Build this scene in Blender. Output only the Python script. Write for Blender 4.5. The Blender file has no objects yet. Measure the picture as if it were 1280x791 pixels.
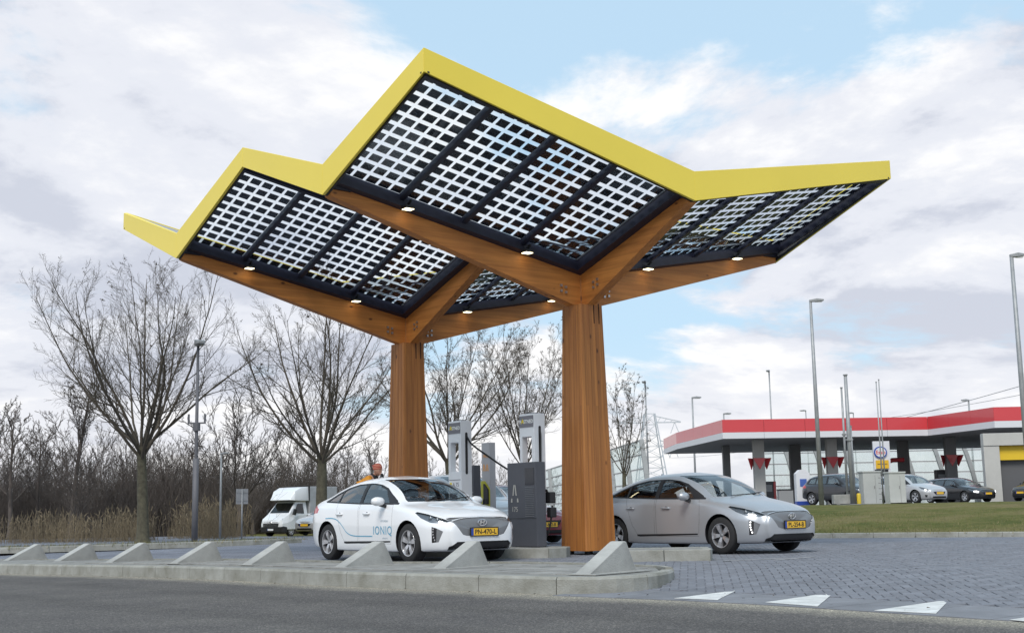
import bpy, bmesh, math, random
import numpy as np
from mathutils import Vector, Matrix
from mathutils.bvhtree import BVHTree
R = math.radians
SC = bpy.context.scene
COL = SC.collection
rnd = random.Random(7)

# ------------------------------------------------------------------ camera
HC = 0.80
FPX, PITCH, ROLL = 1575.0, 0.153, -0.019
cp, sp, cr, sr = math.cos(PITCH), math.sin(PITCH), math.cos(ROLL), math.sin(ROLL)
M1 = np.array([[1, 0, 0], [0, cp, sp], [0, -sp, cp]])
M2 = np.array([[cr, 0, sr], [0, 1, 0], [-sr, 0, cr]])
CM = M2 @ M1                                    # rows: right, forward, up
cam_d = bpy.data.cameras.new('camera')
cam = bpy.data.objects.new('camera', cam_d)
COL.objects.link(cam)
mw = Matrix.Identity(4)
for i in range(3):
    mw[i][0] = CM[0][i]; mw[i][1] = CM[2][i]; mw[i][2] = -CM[1][i]
mw[2][3] = HC
cam.matrix_world = mw
cam_d.sensor_fit = 'HORIZONTAL'
cam_d.sensor_width = 36.0
cam_d.lens = FPX / 1280 * 36.0
cam_d.clip_end = 5000
SC.camera = cam

# ------------------------------------------------------------------ light
SUN_DIR = Vector((-0.18, -0.62, 0.76)).normalized()      # towards the sun
SUN_EL = math.asin(SUN_DIR.z)
SUN_ROT = math.atan2(SUN_DIR.x, SUN_DIR.y)
sun_d = bpy.data.lights.new('sun', 'SUN')
sun_d.energy = 2.0
sun_d.angle = R(24)
sun_d.color = (1.0, 0.955, 0.89)
sun = bpy.data.objects.new('sun', sun_d)
COL.objects.link(sun)
sun.rotation_euler = (-SUN_DIR).to_track_quat('-Z', 'Y').to_euler()
SC.view_settings.view_transform = 'Standard'
SC.view_settings.look = 'None'
SC.view_settings.exposure = 0.43
SC.view_settings.gamma = 1.0
SC.view_settings.use_curve_mapping = False

def build_world():
    w = bpy.data.worlds.new('World'); SC.world = w; w.use_nodes = True
    nt = w.node_tree; N = nt.nodes; L = nt.links
    for n in list(N): N.remove(n)
    out = N.new('ShaderNodeOutputWorld'); bg = N.new('ShaderNodeBackground')
    sky = N.new('ShaderNodeTexSky'); sky.sky_type = 'NISHITA'; sky.sun_disc = False
    sky.sun_elevation = SUN_EL; sky.sun_rotation = SUN_ROT
    sky.air_density = 1.0; sky.dust_density = 1.5; sky.ozone_density = 1.0
    tc = N.new('ShaderNodeTexCoord'); sep = N.new('ShaderNodeSeparateXYZ')
    L.new(tc.outputs['Generated'], sep.inputs[0])
    def math_(op, a, b=None, clamp=False):
        m = N.new('ShaderNodeMath'); m.operation = op; m.use_clamp = clamp
        for i, v in enumerate((a, b)):
            if v is None: continue
            if isinstance(v, (int, float)): m.inputs[i].default_value = v
            else: L.new(v, m.inputs[i])
        return m.outputs[0]
    zc = math_('MAXIMUM', sep.outputs[2], 0.0)
    den = math_('ADD', zc, 0.28)
    u = math_('DIVIDE', sep.outputs[0], den); v = math_('DIVIDE', sep.outputs[1], den)
    com = N.new('ShaderNodeCombineXYZ'); L.new(u, com.inputs[0]); L.new(v, com.inputs[1])
    def noise(scale, detail, rough, off, sx=1.0, dist=0.0):
        mp = N.new('ShaderNodeMapping'); mp.inputs['Location'].default_value = off
        mp.inputs['Scale'].default_value = (sx, 1, 1)
        L.new(com.outputs[0], mp.inputs[0])
        n = N.new('ShaderNodeTexNoise'); n.inputs['Scale'].default_value = scale
        n.inputs['Detail'].default_value = detail; n.inputs['Roughness'].default_value = rough
        n.inputs['Distortion'].default_value = dist
        L.new(mp.outputs[0], n.inputs['Vector'])
        return n.outputs['Fac']
    def ramp(fac, stops):
        r = N.new('ShaderNodeValToRGB'); e = r.color_ramp.elements
        r.color_ramp.interpolation = 'EASE'
        while len(e) < len(stops): e.new(0.5)
        for i, (p, c) in enumerate(stops):
            e[i].position = p; e[i].color = (c, c, c, 1) if isinstance(c, (int, float)) else (*c, 1)
        L.new(fac, r.inputs[0]); return r.outputs[0]
    def mix(fac, a, b):
        m = N.new('ShaderNodeMix'); m.data_type = 'RGBA'
        for k, v in ((0, fac), (6, a), (7, b)):
            if isinstance(v, (int, float)): m.inputs[k].default_value = v
            elif isinstance(v, tuple): m.inputs[k].default_value = (*v, 1)
            else: L.new(v, m.inputs[k])
        return m.outputs[2]
    big = noise(1.15, 10, 0.60, (3.1, 7.7, 0.0), 1.0, 0.25)
    # cloud cover: more towards the horizon, breaks higher up
    cov = math_('ADD', big, math_('MULTIPLY', math_('SUBTRACT', 0.30, zc), 0.35))
    # the break in the cloud, high up and right of the middle of the view
    def lobe(d, r0, r1):
        d = Vector(d).normalized(); dp = N.new('ShaderNodeVectorMath'); dp.operation = 'DOT_PRODUCT'; L.new(tc.outputs['Generated'], dp.inputs[0]); dp.inputs[1].default_value = d
        mr = N.new('ShaderNodeMapRange'); mr.interpolation_type = 'SMOOTHSTEP'; mr.inputs[1].default_value = math.cos(R(r1)); mr.inputs[2].default_value = math.cos(R(r0)); L.new(dp.outputs['Value'], mr.inputs[0]); return mr.outputs[0]
    cov = math_('SUBTRACT', cov, math_('MULTIPLY', lobe((0.13, 1, 0.37), 2, 15), 0.10))
    cov = math_('ADD', cov, math_('MULTIPLY', lobe((-0.30, 1, 0.34), 3, 17), 0.07))
    cov = math_('ADD', cov, math_('MULTIPLY', lobe((0.36, 1, 0.15), 3, 14), 0.08))
    mask = ramp(cov, [(0.455, 0.0), (0.535, 1.0)])
    # cloud relief: bright where the cloud thins upwards, grey in the bases
    relief = math_('SUBTRACT', big, noise(1.15, 10, 0.60, (3.1, 7.7 - 0.20, 0.0), 1.0, 0.25))
    shade = noise(1.7, 9, 0.60, (0.9, -1.4, 4.0), 0.8, 0.3)
    lit = math_('ADD', math_('MULTIPLY', relief, 1.3), shade)
    body = ramp(lit, [(0.40, (6.2, 6.55, 7.5)), (0.52, (8.0, 8.25, 8.95)), (0.68, (9.9, 9.9, 10.0))])
    blue = mix(0.75, sky.outputs[0], (6.2, 8.6, 10.6))
    col = mix(mask, blue, body)
    # warm bright air just above the horizon
    hz = ramp(zc, [(0.0, 0.45), (0.14, 0.0)])
    col = mix(hz, col, (10.2, 10.0, 9.8))
    # below the horizon: plain ground tone
    below = math_('LESS_THAN', sep.outputs[2], -0.01)
    col = mix(below, col, (2.2, 2.2, 2.1))
    L.new(col, bg.inputs[0]); bg.inputs[1].default_value = 0.077
    L.new(bg.outputs[0], out.inputs[0])
build_world()

# ------------------------------------------------------------------ helpers
def at(px, py, d):
    """world point seen at photo pixel (px, py), d metres ahead"""
    c = np.array([(px - 640) / FPX, 1, -(py - 395.5) / FPX])
    r = CM.T @ c
    t = d / r[1]
    return Vector((r[0] * t, r[1] * t, HC + r[2] * t))
def atz(px, py, z):
    c = np.array([(px - 640) / FPX, 1, -(py - 395.5) / FPX]); r = CM.T @ c; t = (z - HC) / r[2]
    return Vector((r[0] * t, r[1] * t, z))

class MB:
    """collects vertices and faces, builds one mesh object"""
    def __init__(s): s.v = []; s.f = []; s.m = []
    def add(s, vs, fs, m=0):
        o = len(s.v); s.v.extend([tuple(p) for p in vs])
        s.f.extend([tuple(i + o for i in f) for f in fs]); s.m.extend([m] * len(fs)); return s
    def box(s, c, size, rz=0, m=0, taper=1.0, mat=None):
        hx, hy, hz = size[0] / 2, size[1] / 2, size[2] / 2
        ca, sa = math.cos(rz), math.sin(rz); vs = []
        for dz, k in ((-hz, 1.0), (hz, taper)):
            for x, y in ((-hx, -hy), (hx, -hy), (hx, hy), (-hx, hy)):
                vs.append((c[0] + ca * x * k - sa * y * k, c[1] + sa * x * k + ca * y * k, c[2] + dz))
        return s.add(vs, [(3, 2, 1, 0), (4, 5, 6, 7), (0, 1, 5, 4), (1, 2, 6, 5), (2, 3, 7, 6), (3, 0, 4, 7)], m)
    def bar(s, a, b, w, h, up=(0, 0, 1), m=0, w2=None, h2=None):
        a = Vector(a); b = Vector(b); d = (b - a).normalized(); x = d.cross(Vector(up)).normalized(); y = x.cross(d)
        w2 = w if w2 is None else w2; h2 = h if h2 is None else h2
        vs = [a + x * (i * w / 2) + y * (j * h / 2) for i, j in ((-1, -1), (1, -1), (1, 1), (-1, 1))] + \
             [b + x * (i * w2 / 2) + y * (j * h2 / 2) for i, j in ((-1, -1), (1, -1), (1, 1), (-1, 1))]
        return s.add(vs, [(0, 1, 2, 3), (7, 6, 5, 4), (0, 4, 5, 1), (1, 5, 6, 2), (2, 6, 7, 3), (3, 7, 4, 0)], m)
    def tube(s, pts, rad, n=8, m=0, cap=True):
        pts = [Vector(p) for p in pts]
        if isinstance(rad, (int, float)): rad = [rad] * len(pts)
        o = len(s.v); ref = None
        for i, p in enumerate(pts):
            d = (pts[min(i + 1, len(pts) - 1)] - pts[max(i - 1, 0)]).normalized()
            if ref is None:
                ref = d.orthogonal().normalized()
            ref = (ref - d * ref.dot(d)).normalized(); y = d.cross(ref)
            for k in range(n):
                a = 2 * math.pi * k / n
                s.v.append(tuple(p + ref * (math.cos(a) * rad[i]) + y * (math.sin(a) * rad[i])))
        for i in range(len(pts) - 1):
            for k in range(n):
                k2 = (k + 1) % n
                s.f.append((o + i * n + k, o + i * n + k2, o + (i + 1) * n + k2, o + (i + 1) * n + k)); s.m.append(m)
        if cap:
            s.f.append(tuple(o + k for k in reversed(range(n)))); s.m.append(m)
            e = o + (len(pts) - 1) * n
            s.f.append(tuple(e + k for k in range(n))); s.m.append(m)
        return s
    def lathe(s, prof, n=24, c=(0, 0, 0), axis='z', m=0):
        o = len(s.v)
        for (r, h) in prof:
            for k in range(n):
                a = 2 * math.pi * k / n; x, y = r * math.cos(a), r * math.sin(a)
                p = (x, y, h) if axis == 'z' else ((x, h, y) if axis == 'y' else (h, x, y))
                s.v.append((c[0] + p[0], c[1] + p[1], c[2] + p[2]))
        for i in range(len(prof) - 1):
            for k in range(n):
                k2 = (k + 1) % n
                s.f.append((o + i * n + k, o + i * n + k2, o + (i + 1) * n + k2, o + (i + 1) * n + k)); s.m.append(m)
        return s
    def prism(s, poly, z0, z1, m=0, fn=None):
        """polygon (list of 2-D points) extruded between z0 and z1; fn maps (a, b, h) to a point"""
        fn = fn or (lambda a, b, h: (a, b, h)); n = len(poly)
        zz0 = z0 if isinstance(z0, (list, tuple)) else [z0] * n
        zz1 = z1 if isinstance(z1, (list, tuple)) else [z1] * n
        vs = [fn(p[0], p[1], zz0[i]) for i, p in enumerate(poly)] + [fn(p[0], p[1], zz1[i]) for i, p in enumerate(poly)]
        fs = [tuple(reversed(range(n))), tuple(range(n, 2 * n))] + [(i, (i + 1) % n, n + (i + 1) % n, n + i) for i in range(n)]
        return s.add(vs, fs, m)
    def mesh(s, name, smooth=False):
        me = bpy.data.meshes.new(name); me.from_pydata(s.v, [], s.f)
        if any(s.m): me.polygons.foreach_set('material_index', s.m)
        if smooth: me.polygons.foreach_set('use_smooth', [True] * len(s.f))
        me.update(); return me
    def build(s, name, mats, parent=None, smooth=False, bevel=0.0, fixn=True):
        me = s.mesh(name, smooth)
        if fixn or bevel:
            bm = bmesh.new(); bm.from_mesh(me)
            if fixn: bmesh.ops.recalc_face_normals(bm, faces=bm.faces)
            if bevel:
                es = [e for e in bm.edges if len(e.link_faces) == 2 and e.calc_face_angle(0) > 0.5]
                bmesh.ops.bevel(bm, geom=es, offset=bevel, segments=2, affect='EDGES', profile=0.6)
            bm.to_mesh(me); bm.free()
        return link(name, me, mats, parent)

def link(name, me, mats, parent=None):
    o = bpy.data.objects.new(name, me)
    for m in (mats if isinstance(mats, (list, tuple)) else [mats]):
        if m is not None and len(me.materials) < len(mats if isinstance(mats, (list, tuple)) else [mats]): me.materials.append(m)
    COL.objects.link(o)
    if parent is not None: o.parent = parent
    return o
def tag(o, label=None, cat=None, group=None, kind=None):
    if label: o['label'] = label
    if cat: o['category'] = cat
    if group: o['group'] = group
    if kind: o['kind'] = kind
    return o
def thing(name, label, cat, loc=(0, 0, 0), rz=0, group=None):
    o = bpy.data.objects.new(name, None); o.empty_display_size = 0.2
    COL.objects.link(o); o.location = loc; o.rotation_euler = (0, 0, rz)
    return tag(o, label, cat, group)
KIDS = {}
def copy_tree(o, parent=None):
    c = o.copy(); COL.objects.link(c)
    if parent is not None: c.parent = parent
    for ch in o.children: copy_tree(ch, c)
    return c
def text_mesh(body, size, extrude=0.0, align='CENTER', spacing=1.0, bold=0.0):
    cu = bpy.data.curves.new('txt', 'FONT'); cu.body = body; cu.size = size; cu.extrude = extrude
    cu.align_x = align; cu.align_y = 'CENTER'; cu.space_character = spacing; cu.offset = bold; cu.resolution_u = 3
    ob = bpy.data.objects.new('txt', cu); COL.objects.link(ob)
    dg = bpy.context.evaluated_depsgraph_get(); dg.update()
    me = bpy.data.meshes.new_from_object(ob.evaluated_get(dg))
    bpy.data.objects.remove(ob); bpy.data.curves.remove(cu)
    me.materials.clear()
    return me
def smoothstep(a, b, x):
    t = max(0.0, min(1.0, (x - a) / (b - a))); return t * t * (3 - 2 * t)

# ------------------------------------------------------------------ materials
MATS = {}
def mat(name, color, rough=0.6, metal=0.0, coat=0.0, var=0.0, vscale=3.0, bump=0.0, bscale=40.0, spec=0.5, var_col=None,
        stretch=None, emit=None, estr=0.0, coord='Object', rand=0.0, detail=6):
    if name in MATS: return MATS[name]
    m = bpy.data.materials.new(name); m.use_nodes = True; nt = m.node_tree; N = nt.nodes; L = nt.links
    b = N['Principled BSDF']
    b.inputs['Base Color'].default_value = (*color, 1); b.inputs['Roughness'].default_value = rough
    b.inputs['Metallic'].default_value = metal; b.inputs['Coat Weight'].default_value = coat
    b.inputs['Coat Roughness'].default_value = 0.04
    b.inputs['Specular IOR Level'].default_value = spec
    if emit:
        b.inputs['Emission Color'].default_value = (*emit, 1); b.inputs['Emission Strength'].default_value = estr
    tc = N.new('ShaderNodeTexCoord'); src = tc.outputs[coord]
    if stretch:
        mp = N.new('ShaderNodeMapping'); mp.inputs['Scale'].default_value = stretch; L.new(src, mp.inputs[0]); src = mp.outputs[0]
    last = None
    if var > 0:
        n = N.new('ShaderNodeTexNoise'); n.inputs['Scale'].default_value = vscale; n.inputs['Detail'].default_value = detail
        n.inputs['Roughness'].default_value = 0.62
        L.new(src, n.inputs['Vector'])
        r = N.new('ShaderNodeValToRGB'); r.color_ramp.elements[0].position = 0.3; r.color_ramp.elements[1].position = 0.7
        vc = var_col or tuple(c * (1 - var) for c in color)
        r.color_ramp.elements[0].color = (*vc, 1); r.color_ramp.elements[1].color = (*color, 1)
        L.new(n.outputs['Fac'], r.inputs[0]); last = r.outputs[0]
    if rand > 0:
        oi = N.new('ShaderNodeObjectInfo'); h = N.new('ShaderNodeHueSaturation')
        mr = N.new('ShaderNodeMapRange'); mr.inputs[3].default_value = 1 - rand; mr.inputs[4].default_value = 1 + rand
        L.new(oi.outputs['Random'], mr.inputs[0]); L.new(mr.outputs[0], h.inputs['Value'])
        if last is None: h.inputs['Color'].default_value = (*color, 1)
        else: L.new(last, h.inputs['Color'])
        last = h.outputs[0]
    if last is not None: L.new(last, b.inputs['Base Color'])
    if bump > 0:
        n2 = N.new('ShaderNodeTexNoise'); n2.inputs['Scale'].default_value = bscale; n2.inputs['Detail'].default_value = 5
        L.new(src, n2.inputs['Vector'])
        bp = N.new('ShaderNodeBump'); bp.inputs['Strength'].default_value = bump; bp.inputs['Distance'].default_value = 0.02
        L.new(n2.outputs['Fac'], bp.inputs['Height']); L.new(bp.outputs[0], b.inputs['Normal'])
    MATS[name] = m
    return m
def glass(name, tint=(0.6, 0.65, 0.65), refl=1.0, rough=0.01, f0=0.06, k=1.0):
    if name in MATS: return MATS[name]
    m = bpy.data.materials.new(name); m.use_nodes = True; nt = m.node_tree; N = nt.nodes; L = nt.links
    N.remove(N['Principled BSDF']); out = N['Material Output']
    tr = N.new('ShaderNodeBsdfTransparent'); tr.inputs[0].default_value = (*tint, 1)
    gl = N.new('ShaderNodeBsdfGlossy'); gl.inputs['Roughness'].default_value = rough; gl.inputs[0].default_value = (refl, refl, refl, 1)
    lw = N.new('ShaderNodeLayerWeight'); lw.inputs[0].default_value = 0.5
    p5 = N.new('ShaderNodeMath'); p5.operation = 'POWER'; L.new(lw.outputs['Facing'], p5.inputs[0]); p5.inputs[1].default_value = 5.0
    ad = N.new('ShaderNodeMath'); ad.operation = 'MULTIPLY_ADD'; L.new(p5.outputs[0], ad.inputs[0]); ad.inputs[1].default_value = (1 - f0) * k; ad.inputs[2].default_value = f0
    mx = N.new('ShaderNodeMixShader'); L.new(ad.outputs[0], mx.inputs[0]); L.new(tr.outputs[0], mx.inputs[1]); L.new(gl.outputs[0], mx.inputs[2])
    L.new(mx.outputs[0], out.inputs[0]); MATS[name] = m; return m

M_CONC = mat('pale_concrete', (0.42, 0.42, 0.40), 0.85, var=0.42, vscale=2.2, detail=9, bump=0.35, bscale=60)
M_CONC2 = mat('kerb_concrete', (0.36, 0.36, 0.335), 0.88, var=0.5, vscale=2.6, bump=0.4, bscale=50, var_col=(0.20, 0.195, 0.165), rand=0.03, detail=9)
M_TILE = mat('island_tile', (0.30, 0.295, 0.28), 0.9, var=0.35, vscale=3, bump=0.3, bscale=60, rand=0.16)
M_PAVER = mat('paver_block', (0.19, 0.198, 0.225), 0.85, var=0.25, vscale=2.5, bump=0.4, bscale=90, rand=0.11)
M_SLAB = mat('grey_slab', (0.21, 0.215, 0.235), 0.85, var=0.35, vscale=2, bump=0.3, bscale=70, rand=0.15)
M_WHITEPAINT = mat('road_marking_paint', (0.72, 0.72, 0.70), 0.7, var=0.4, vscale=5, bump=0.2, bscale=60)
M_YELLOW = mat('yellow_fascia', (0.88, 0.68, 0.065), 0.42, coat=0.25, var=0.05, vscale=0.6)
M_NAVY = mat('dark_navy_steel', (0.016, 0.017, 0.035), 0.42, var=0.3, vscale=2)
M_BLACK = mat('black_plastic', (0.014, 0.014, 0.016), 0.5)
M_RUBBER = mat('tyre_rubber', (0.02, 0.02, 0.021), 0.85, bump=0.2, bscale=80)
M_STEEL = mat('brushed_steel', (0.45, 0.45, 0.46), 0.4, metal=0.9)
M_GALV = mat('galvanised_pole', (0.36, 0.37, 0.38), 0.55, metal=0.4, var=0.25, vscale=4)
M_DARKPOLE = mat('dark_grey_pole', (0.12, 0.12, 0.135), 0.6, var=0.2, vscale=3)
M_LAMP = mat('flood_lamp_glow', (1, 0.9, 0.6), 0.4, emit=(1.0, 0.88, 0.55), estr=3.2)
M_CELL = mat('solar_cell', (0.022, 0.024, 0.034), 0.22, var=0.3, vscale=8)
M_WHITEPL = mat('white_plastic', (0.74, 0.75, 0.77), 0.45, var=0.06, vscale=2)
M_DGREY = mat('charcoal_cabinet', (0.075, 0.078, 0.092), 0.5, var=0.15, vscale=3)
def wood_mat(name, axis, tone=1.0):
    m = bpy.data.materials.new(name); m.use_nodes = True; nt = m.node_tree; N = nt.nodes; L = nt.links
    b = N['Principled BSDF']; b.inputs['Roughness'].default_value = 0.55
    tc = N.new('ShaderNodeTexCoord'); mp = N.new('ShaderNodeMapping'); L.new(tc.outputs['Object'], mp.inputs[0])
    sc = [12, 12, 12]; sc['xyz'.index(axis)] = 0.5; mp.inputs['Scale'].default_value = sc
    n = N.new('ShaderNodeTexNoise'); n.inputs['Scale'].default_value = 1.3; n.inputs['Detail'].default_value = 8; n.inputs['Roughness'].default_value = 0.65
    L.new(mp.outputs[0], n.inputs['Vector'])
    r = N.new('ShaderNodeValToRGB'); e = r.color_ramp.elements
    e[0].position = 0.26; e[0].color = (0.28 * tone, 0.092 * tone, 0.019 * tone, 1)
    e[1].position = 0.72; e[1].color = (0.52 * tone, 0.205 * tone, 0.045 * tone, 1)
    L.new(n.outputs['Fac'], r.inputs[0])
    # knots
    vo = N.new('ShaderNodeTexVoronoi'); vo.inputs['Scale'].default_value = 1.0
    mp2 = N.new('ShaderNodeMapping'); L.new(tc.outputs['Object'], mp2.inputs[0]); s2 = [3.2, 3.2, 3.2]; s2['xyz'.index(axis)] = 1.7; mp2.inputs['Scale'].default_value = s2
    L.new(mp2.outputs[0], vo.inputs['Vector'])
    kr = N.new('ShaderNodeValToRGB'); kr.color_ramp.elements[0].position = 0.05; kr.color_ramp.elements[0].color = (0.25, 0.2, 0.18, 1)
    kr.color_ramp.elements[1].position = 0.11; kr.color_ramp.elements[1].color = (1, 1, 1, 1)
    L.new(vo.outputs['Distance'], kr.inputs[0])
    mu = N.new('ShaderNodeMix'); mu.data_type = 'RGBA'; mu.blend_type = 'MULTIPLY'; mu.inputs[0].default_value = 1
    L.new(r.outputs[0], mu.inputs[6]); L.new(kr.outputs[0], mu.inputs[7]); L.new(mu.outputs[2], b.inputs['Base Color'])
    # glued lamellas, each with its own tone
    sx_ = N.new('ShaderNodeSeparateXYZ'); L.new(tc.outputs['Object'], sx_.inputs[0])
    def mth(op, a, c):
        k = N.new('ShaderNodeMath'); k.operation = op; L.new(a, k.inputs[0])
        if isinstance(c, (int, float)): k.inputs[1].default_value = c
        else: L.new(c, k.inputs[1])
        return k.outputs[0]
    if axis == 'z': idx = mth('ADD', mth('FLOOR', mth('MULTIPLY', sx_.outputs[0], 13.0), 0), mth('MULTIPLY', mth('FLOOR', mth('MULTIPLY', sx_.outputs[1], 13.0), 0), 37.0))
    else: idx = mth('FLOOR', mth('MULTIPLY', sx_.outputs[2], 11.0), 0)
    wn = N.new('ShaderNodeTexWhiteNoise'); wn.noise_dimensions = '1D'; L.new(idx, wn.inputs['W'])
    mr = N.new('ShaderNodeMapRange'); mr.inputs[3].default_value = 0.84 if axis == 'z' else 0.93; mr.inputs[4].default_value = 1.12 if axis == 'z' else 1.05; L.new(wn.outputs['Value'], mr.inputs[0])
    hs = N.new('ShaderNodeHueSaturation'); L.new(mr.outputs[0], hs.inputs['Value']); L.new(mu.outputs[2], hs.inputs['Color']); L.new(hs.outputs[0], b.inputs['Base Color'])
    bp = N.new('ShaderNodeBump'); bp.inputs['Strength'].default_value = 0.15; L.new(n.outputs['Fac'], bp.inputs['Height']); L.new(bp.outputs[0], b.inputs['Normal'])
    return m
M_WOODZ = wood_mat('larch_upright', 'z'); M_WOODX = wood_mat('larch_beam', 'x', 1.28); M_WOODY = wood_mat('larch_cross_beam', 'y', 1.28)  # beams share the post wood, brightened in colour to offset the canopy's shade

# station axes: U runs along the lanes towards the viewer, V across them
TH = -0.923
U = Vector((math.cos(TH), math.sin(TH), 0)); V = Vector((-math.sin(TH), math.cos(TH), 0))
def uv(u, v, z=0.0): return U * u + V * v + Vector((0, 0, z))
# ------------------------------------------------------------------ ground, road, paving
M_GROUND = mat('meadow_ground', (0.115, 0.105, 0.05), 0.95, var=0.5, vscale=0.5, bump=0.5, bscale=6, var_col=(0.075, 0.085, 0.032), coord='Object')
def grass_mat(name, c1, c2, c3):
    m = bpy.data.materials.new(name); m.use_nodes = True; nt = m.node_tree; N = nt.nodes; L = nt.links
    b = N['Principled BSDF']; b.inputs['Roughness'].default_value = 0.95; b.inputs['Specular IOR Level'].default_value = 0.1
    tc = N.new('ShaderNodeTexCoord')
    def noise(s, d=6):
        n = N.new('ShaderNodeTexNoise'); n.inputs['Scale'].default_value = s; n.inputs['Detail'].default_value = d; n.inputs['Roughness'].default_value = 0.7
        L.new(tc.outputs['Object'], n.inputs['Vector']); return n.outputs['Fac']
    def ramp(f, st):
        r = N.new('ShaderNodeValToRGB'); e = r.color_ramp.elements
        while len(e) < len(st): e.new(0.5)
        for i, (p, c) in enumerate(st): e[i].position = p; e[i].color = (*c, 1)
        L.new(f, r.inputs[0]); return r.outputs[0]
    a = ramp(noise(0.35), [(0.36, c1), (0.5, c2), (0.66, c3)])
    f = ramp(noise(9.0, 8), [(0.3, (0.55, 0.55, 0.55)), (0.7, (1.25, 1.25, 1.2))])
    mu = N.new('ShaderNodeMix'); mu.data_type = 'RGBA'; mu.blend_type = 'MULTIPLY'; mu.inputs[0].default_value = 1
    L.new(a, mu.inputs[6]); L.new(f, mu.inputs[7]); L.new(mu.outputs[2], b.inputs['Base Color'])
    bp = N.new('ShaderNodeBump'); bp.inputs['Strength'].default_value = 0.7; bp.inputs['Distance'].default_value = 0.06
    L.new(noise(14, 6), bp.inputs['Height']); L.new(bp.outputs[0], b.inputs['Normal'])
    return m
M_GRASS = grass_mat('verge_grass', (0.080, 0.096, 0.024), (0.140, 0.134, 0.046), (0.19, 0.158, 0.076))
def asphalt_mat():
    m = bpy.data.materials.new('asphalt'); m.use_nodes = True; nt = m.node_tree; N = nt.nodes; L = nt.links
    b = N['Principled BSDF']; b.inputs['Roughness'].default_value = 0.88; b.inputs['Specular IOR Level'].default_value = 0.25
    tc = N.new('ShaderNodeTexCoord')
    def noise(s, d, st=None):
        n = N.new('ShaderNodeTexNoise'); n.inputs['Scale'].default_value = s; n.inputs['Detail'].default_value = d; n.inputs['Roughness'].default_value = 0.75
        L.new(tc.outputs['Object'], n.inputs['Vector']); return n.outputs['Fac']
    at_ = N.new('ShaderNodeAttribute'); at_.attribute_name = 'edge'
    ad = N.new('ShaderNodeMath'); ad.operation = 'MULTIPLY_ADD'; L.new(noise(3.0, 4), ad.inputs[0]); ad.inputs[1].default_value = 0.55; L.new(at_.outputs['Fac'], ad.inputs[2])
    r = N.new('ShaderNodeValToRGB'); e = r.color_ramp.elements
    e[0].position = 0.33; e[0].color = (0.27, 0.25, 0.21, 1); e[1].position = 0.85; e[1].color = (0.108, 0.101, 0.098, 1)
    L.new(ad.outputs[0], r.inputs[0])
    sp_ = N.new('ShaderNodeTexVoronoi'); sp_.inputs['Scale'].default_value = 75; L.new(tc.outputs['Object'], sp_.inputs['Vector'])
    r2 = N.new('ShaderNodeValToRGB'); e = r2.color_ramp.elements
    e[0].position = 0.0; e[0].color = (0.5, 0.5, 0.5, 1); e[1].position = 0.95; e[1].color = (2.1, 2.05, 1.95, 1)
    e3 = e.new(0.6); e3.color = (0.95, 0.95, 0.95, 1)
    L.new(sp_.outputs['Color'], r2.inputs[0])
    r3 = N.new('ShaderNodeValToRGB'); e = r3.color_ramp.elements; e[0].position = 0.3; e[0].color = (0.78, 0.78, 0.8, 1); e[1].position = 0.7; e[1].color = (1.15, 1.15, 1.12, 1)
    L.new(noise(0.7, 5), r3.inputs[0])
    def mul(a, c):
        mu = N.new('ShaderNodeMix'); mu.data_type = 'RGBA'; mu.blend_type = 'MULTIPLY'; mu.inputs[0].default_value = 1
        L.new(a, mu.inputs[6]); L.new(c, mu.inputs[7]); return mu.outputs[2]
    # two faint wheel tracks polished darker along the lane
    fac = None
    for s0 in (1.9, 3.7):
        q = N.new('ShaderNodeMath'); q.operation = 'SUBTRACT'; L.new(ad.outputs[0], q.inputs[0]); q.inputs[1].default_value = s0
        q2 = N.new('ShaderNodeMath'); q2.operation = 'ABSOLUTE'; L.new(q.outputs[0], q2.inputs[0])
        mr = N.new('ShaderNodeMapRange'); mr.interpolation_type = 'SMOOTHSTEP'; mr.inputs[1].default_value = 0.0; mr.inputs[2].default_value = 0.55; mr.inputs[3].default_value = .86; mr.inputs[4].default_value = 1.0
        L.new(q2.outputs[0], mr.inputs[0])
        if fac is None: fac = mr.outputs[0]
        else:
            q3 = N.new('ShaderNodeMath'); q3.operation = 'MULTIPLY'; L.new(fac, q3.inputs[0]); L.new(mr.outputs[0], q3.inputs[1]); fac = q3.outputs[0]
    L.new(mul(mul(mul(r.outputs[0], r2.outputs[0]), r3.outputs[0]), fac), b.inputs['Base Color'])
    bp = N.new('ShaderNodeBump'); bp.inputs['Strength'].default_value = 0.5; bp.inputs['Distance'].default_value = 0.008
    L.new(sp_.outputs['Distance'], bp.inputs['Height']); L.new(bp.outputs[0], b.inputs['Normal'])
    return m
M_ASPHALT = asphalt_mat()

# one ground sheet to the horizon
xs = [-3000, -900, -300, -120, -60, -30, -12, 0, 10, 20, 40, 60, 100, 300, 900, 3000]
ys = [-60, 0, 20, 30, 36, 42, 50, 60, 75, 90, 110, 150, 250, 600, 1500, 4000]
mb = MB(); nx, ny = len(xs), len(ys)
for y in ys:
    for x in xs:
        z = -0.62
        if y > 30: z += -0.15 * smoothstep(36, 60, y) * smoothstep(8, -8, x)
        mb.v.append((x, y, z))
for j in range(ny - 1):
    for i in range(nx - 1):
        mb.f.append((j * nx + i, j * nx + i + 1, (j + 1) * nx + i + 1, (j + 1) * nx + i)); mb.m.append(0)
tag(mb.build('ground', M_GROUND, fixn=False), kind='structure')

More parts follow.
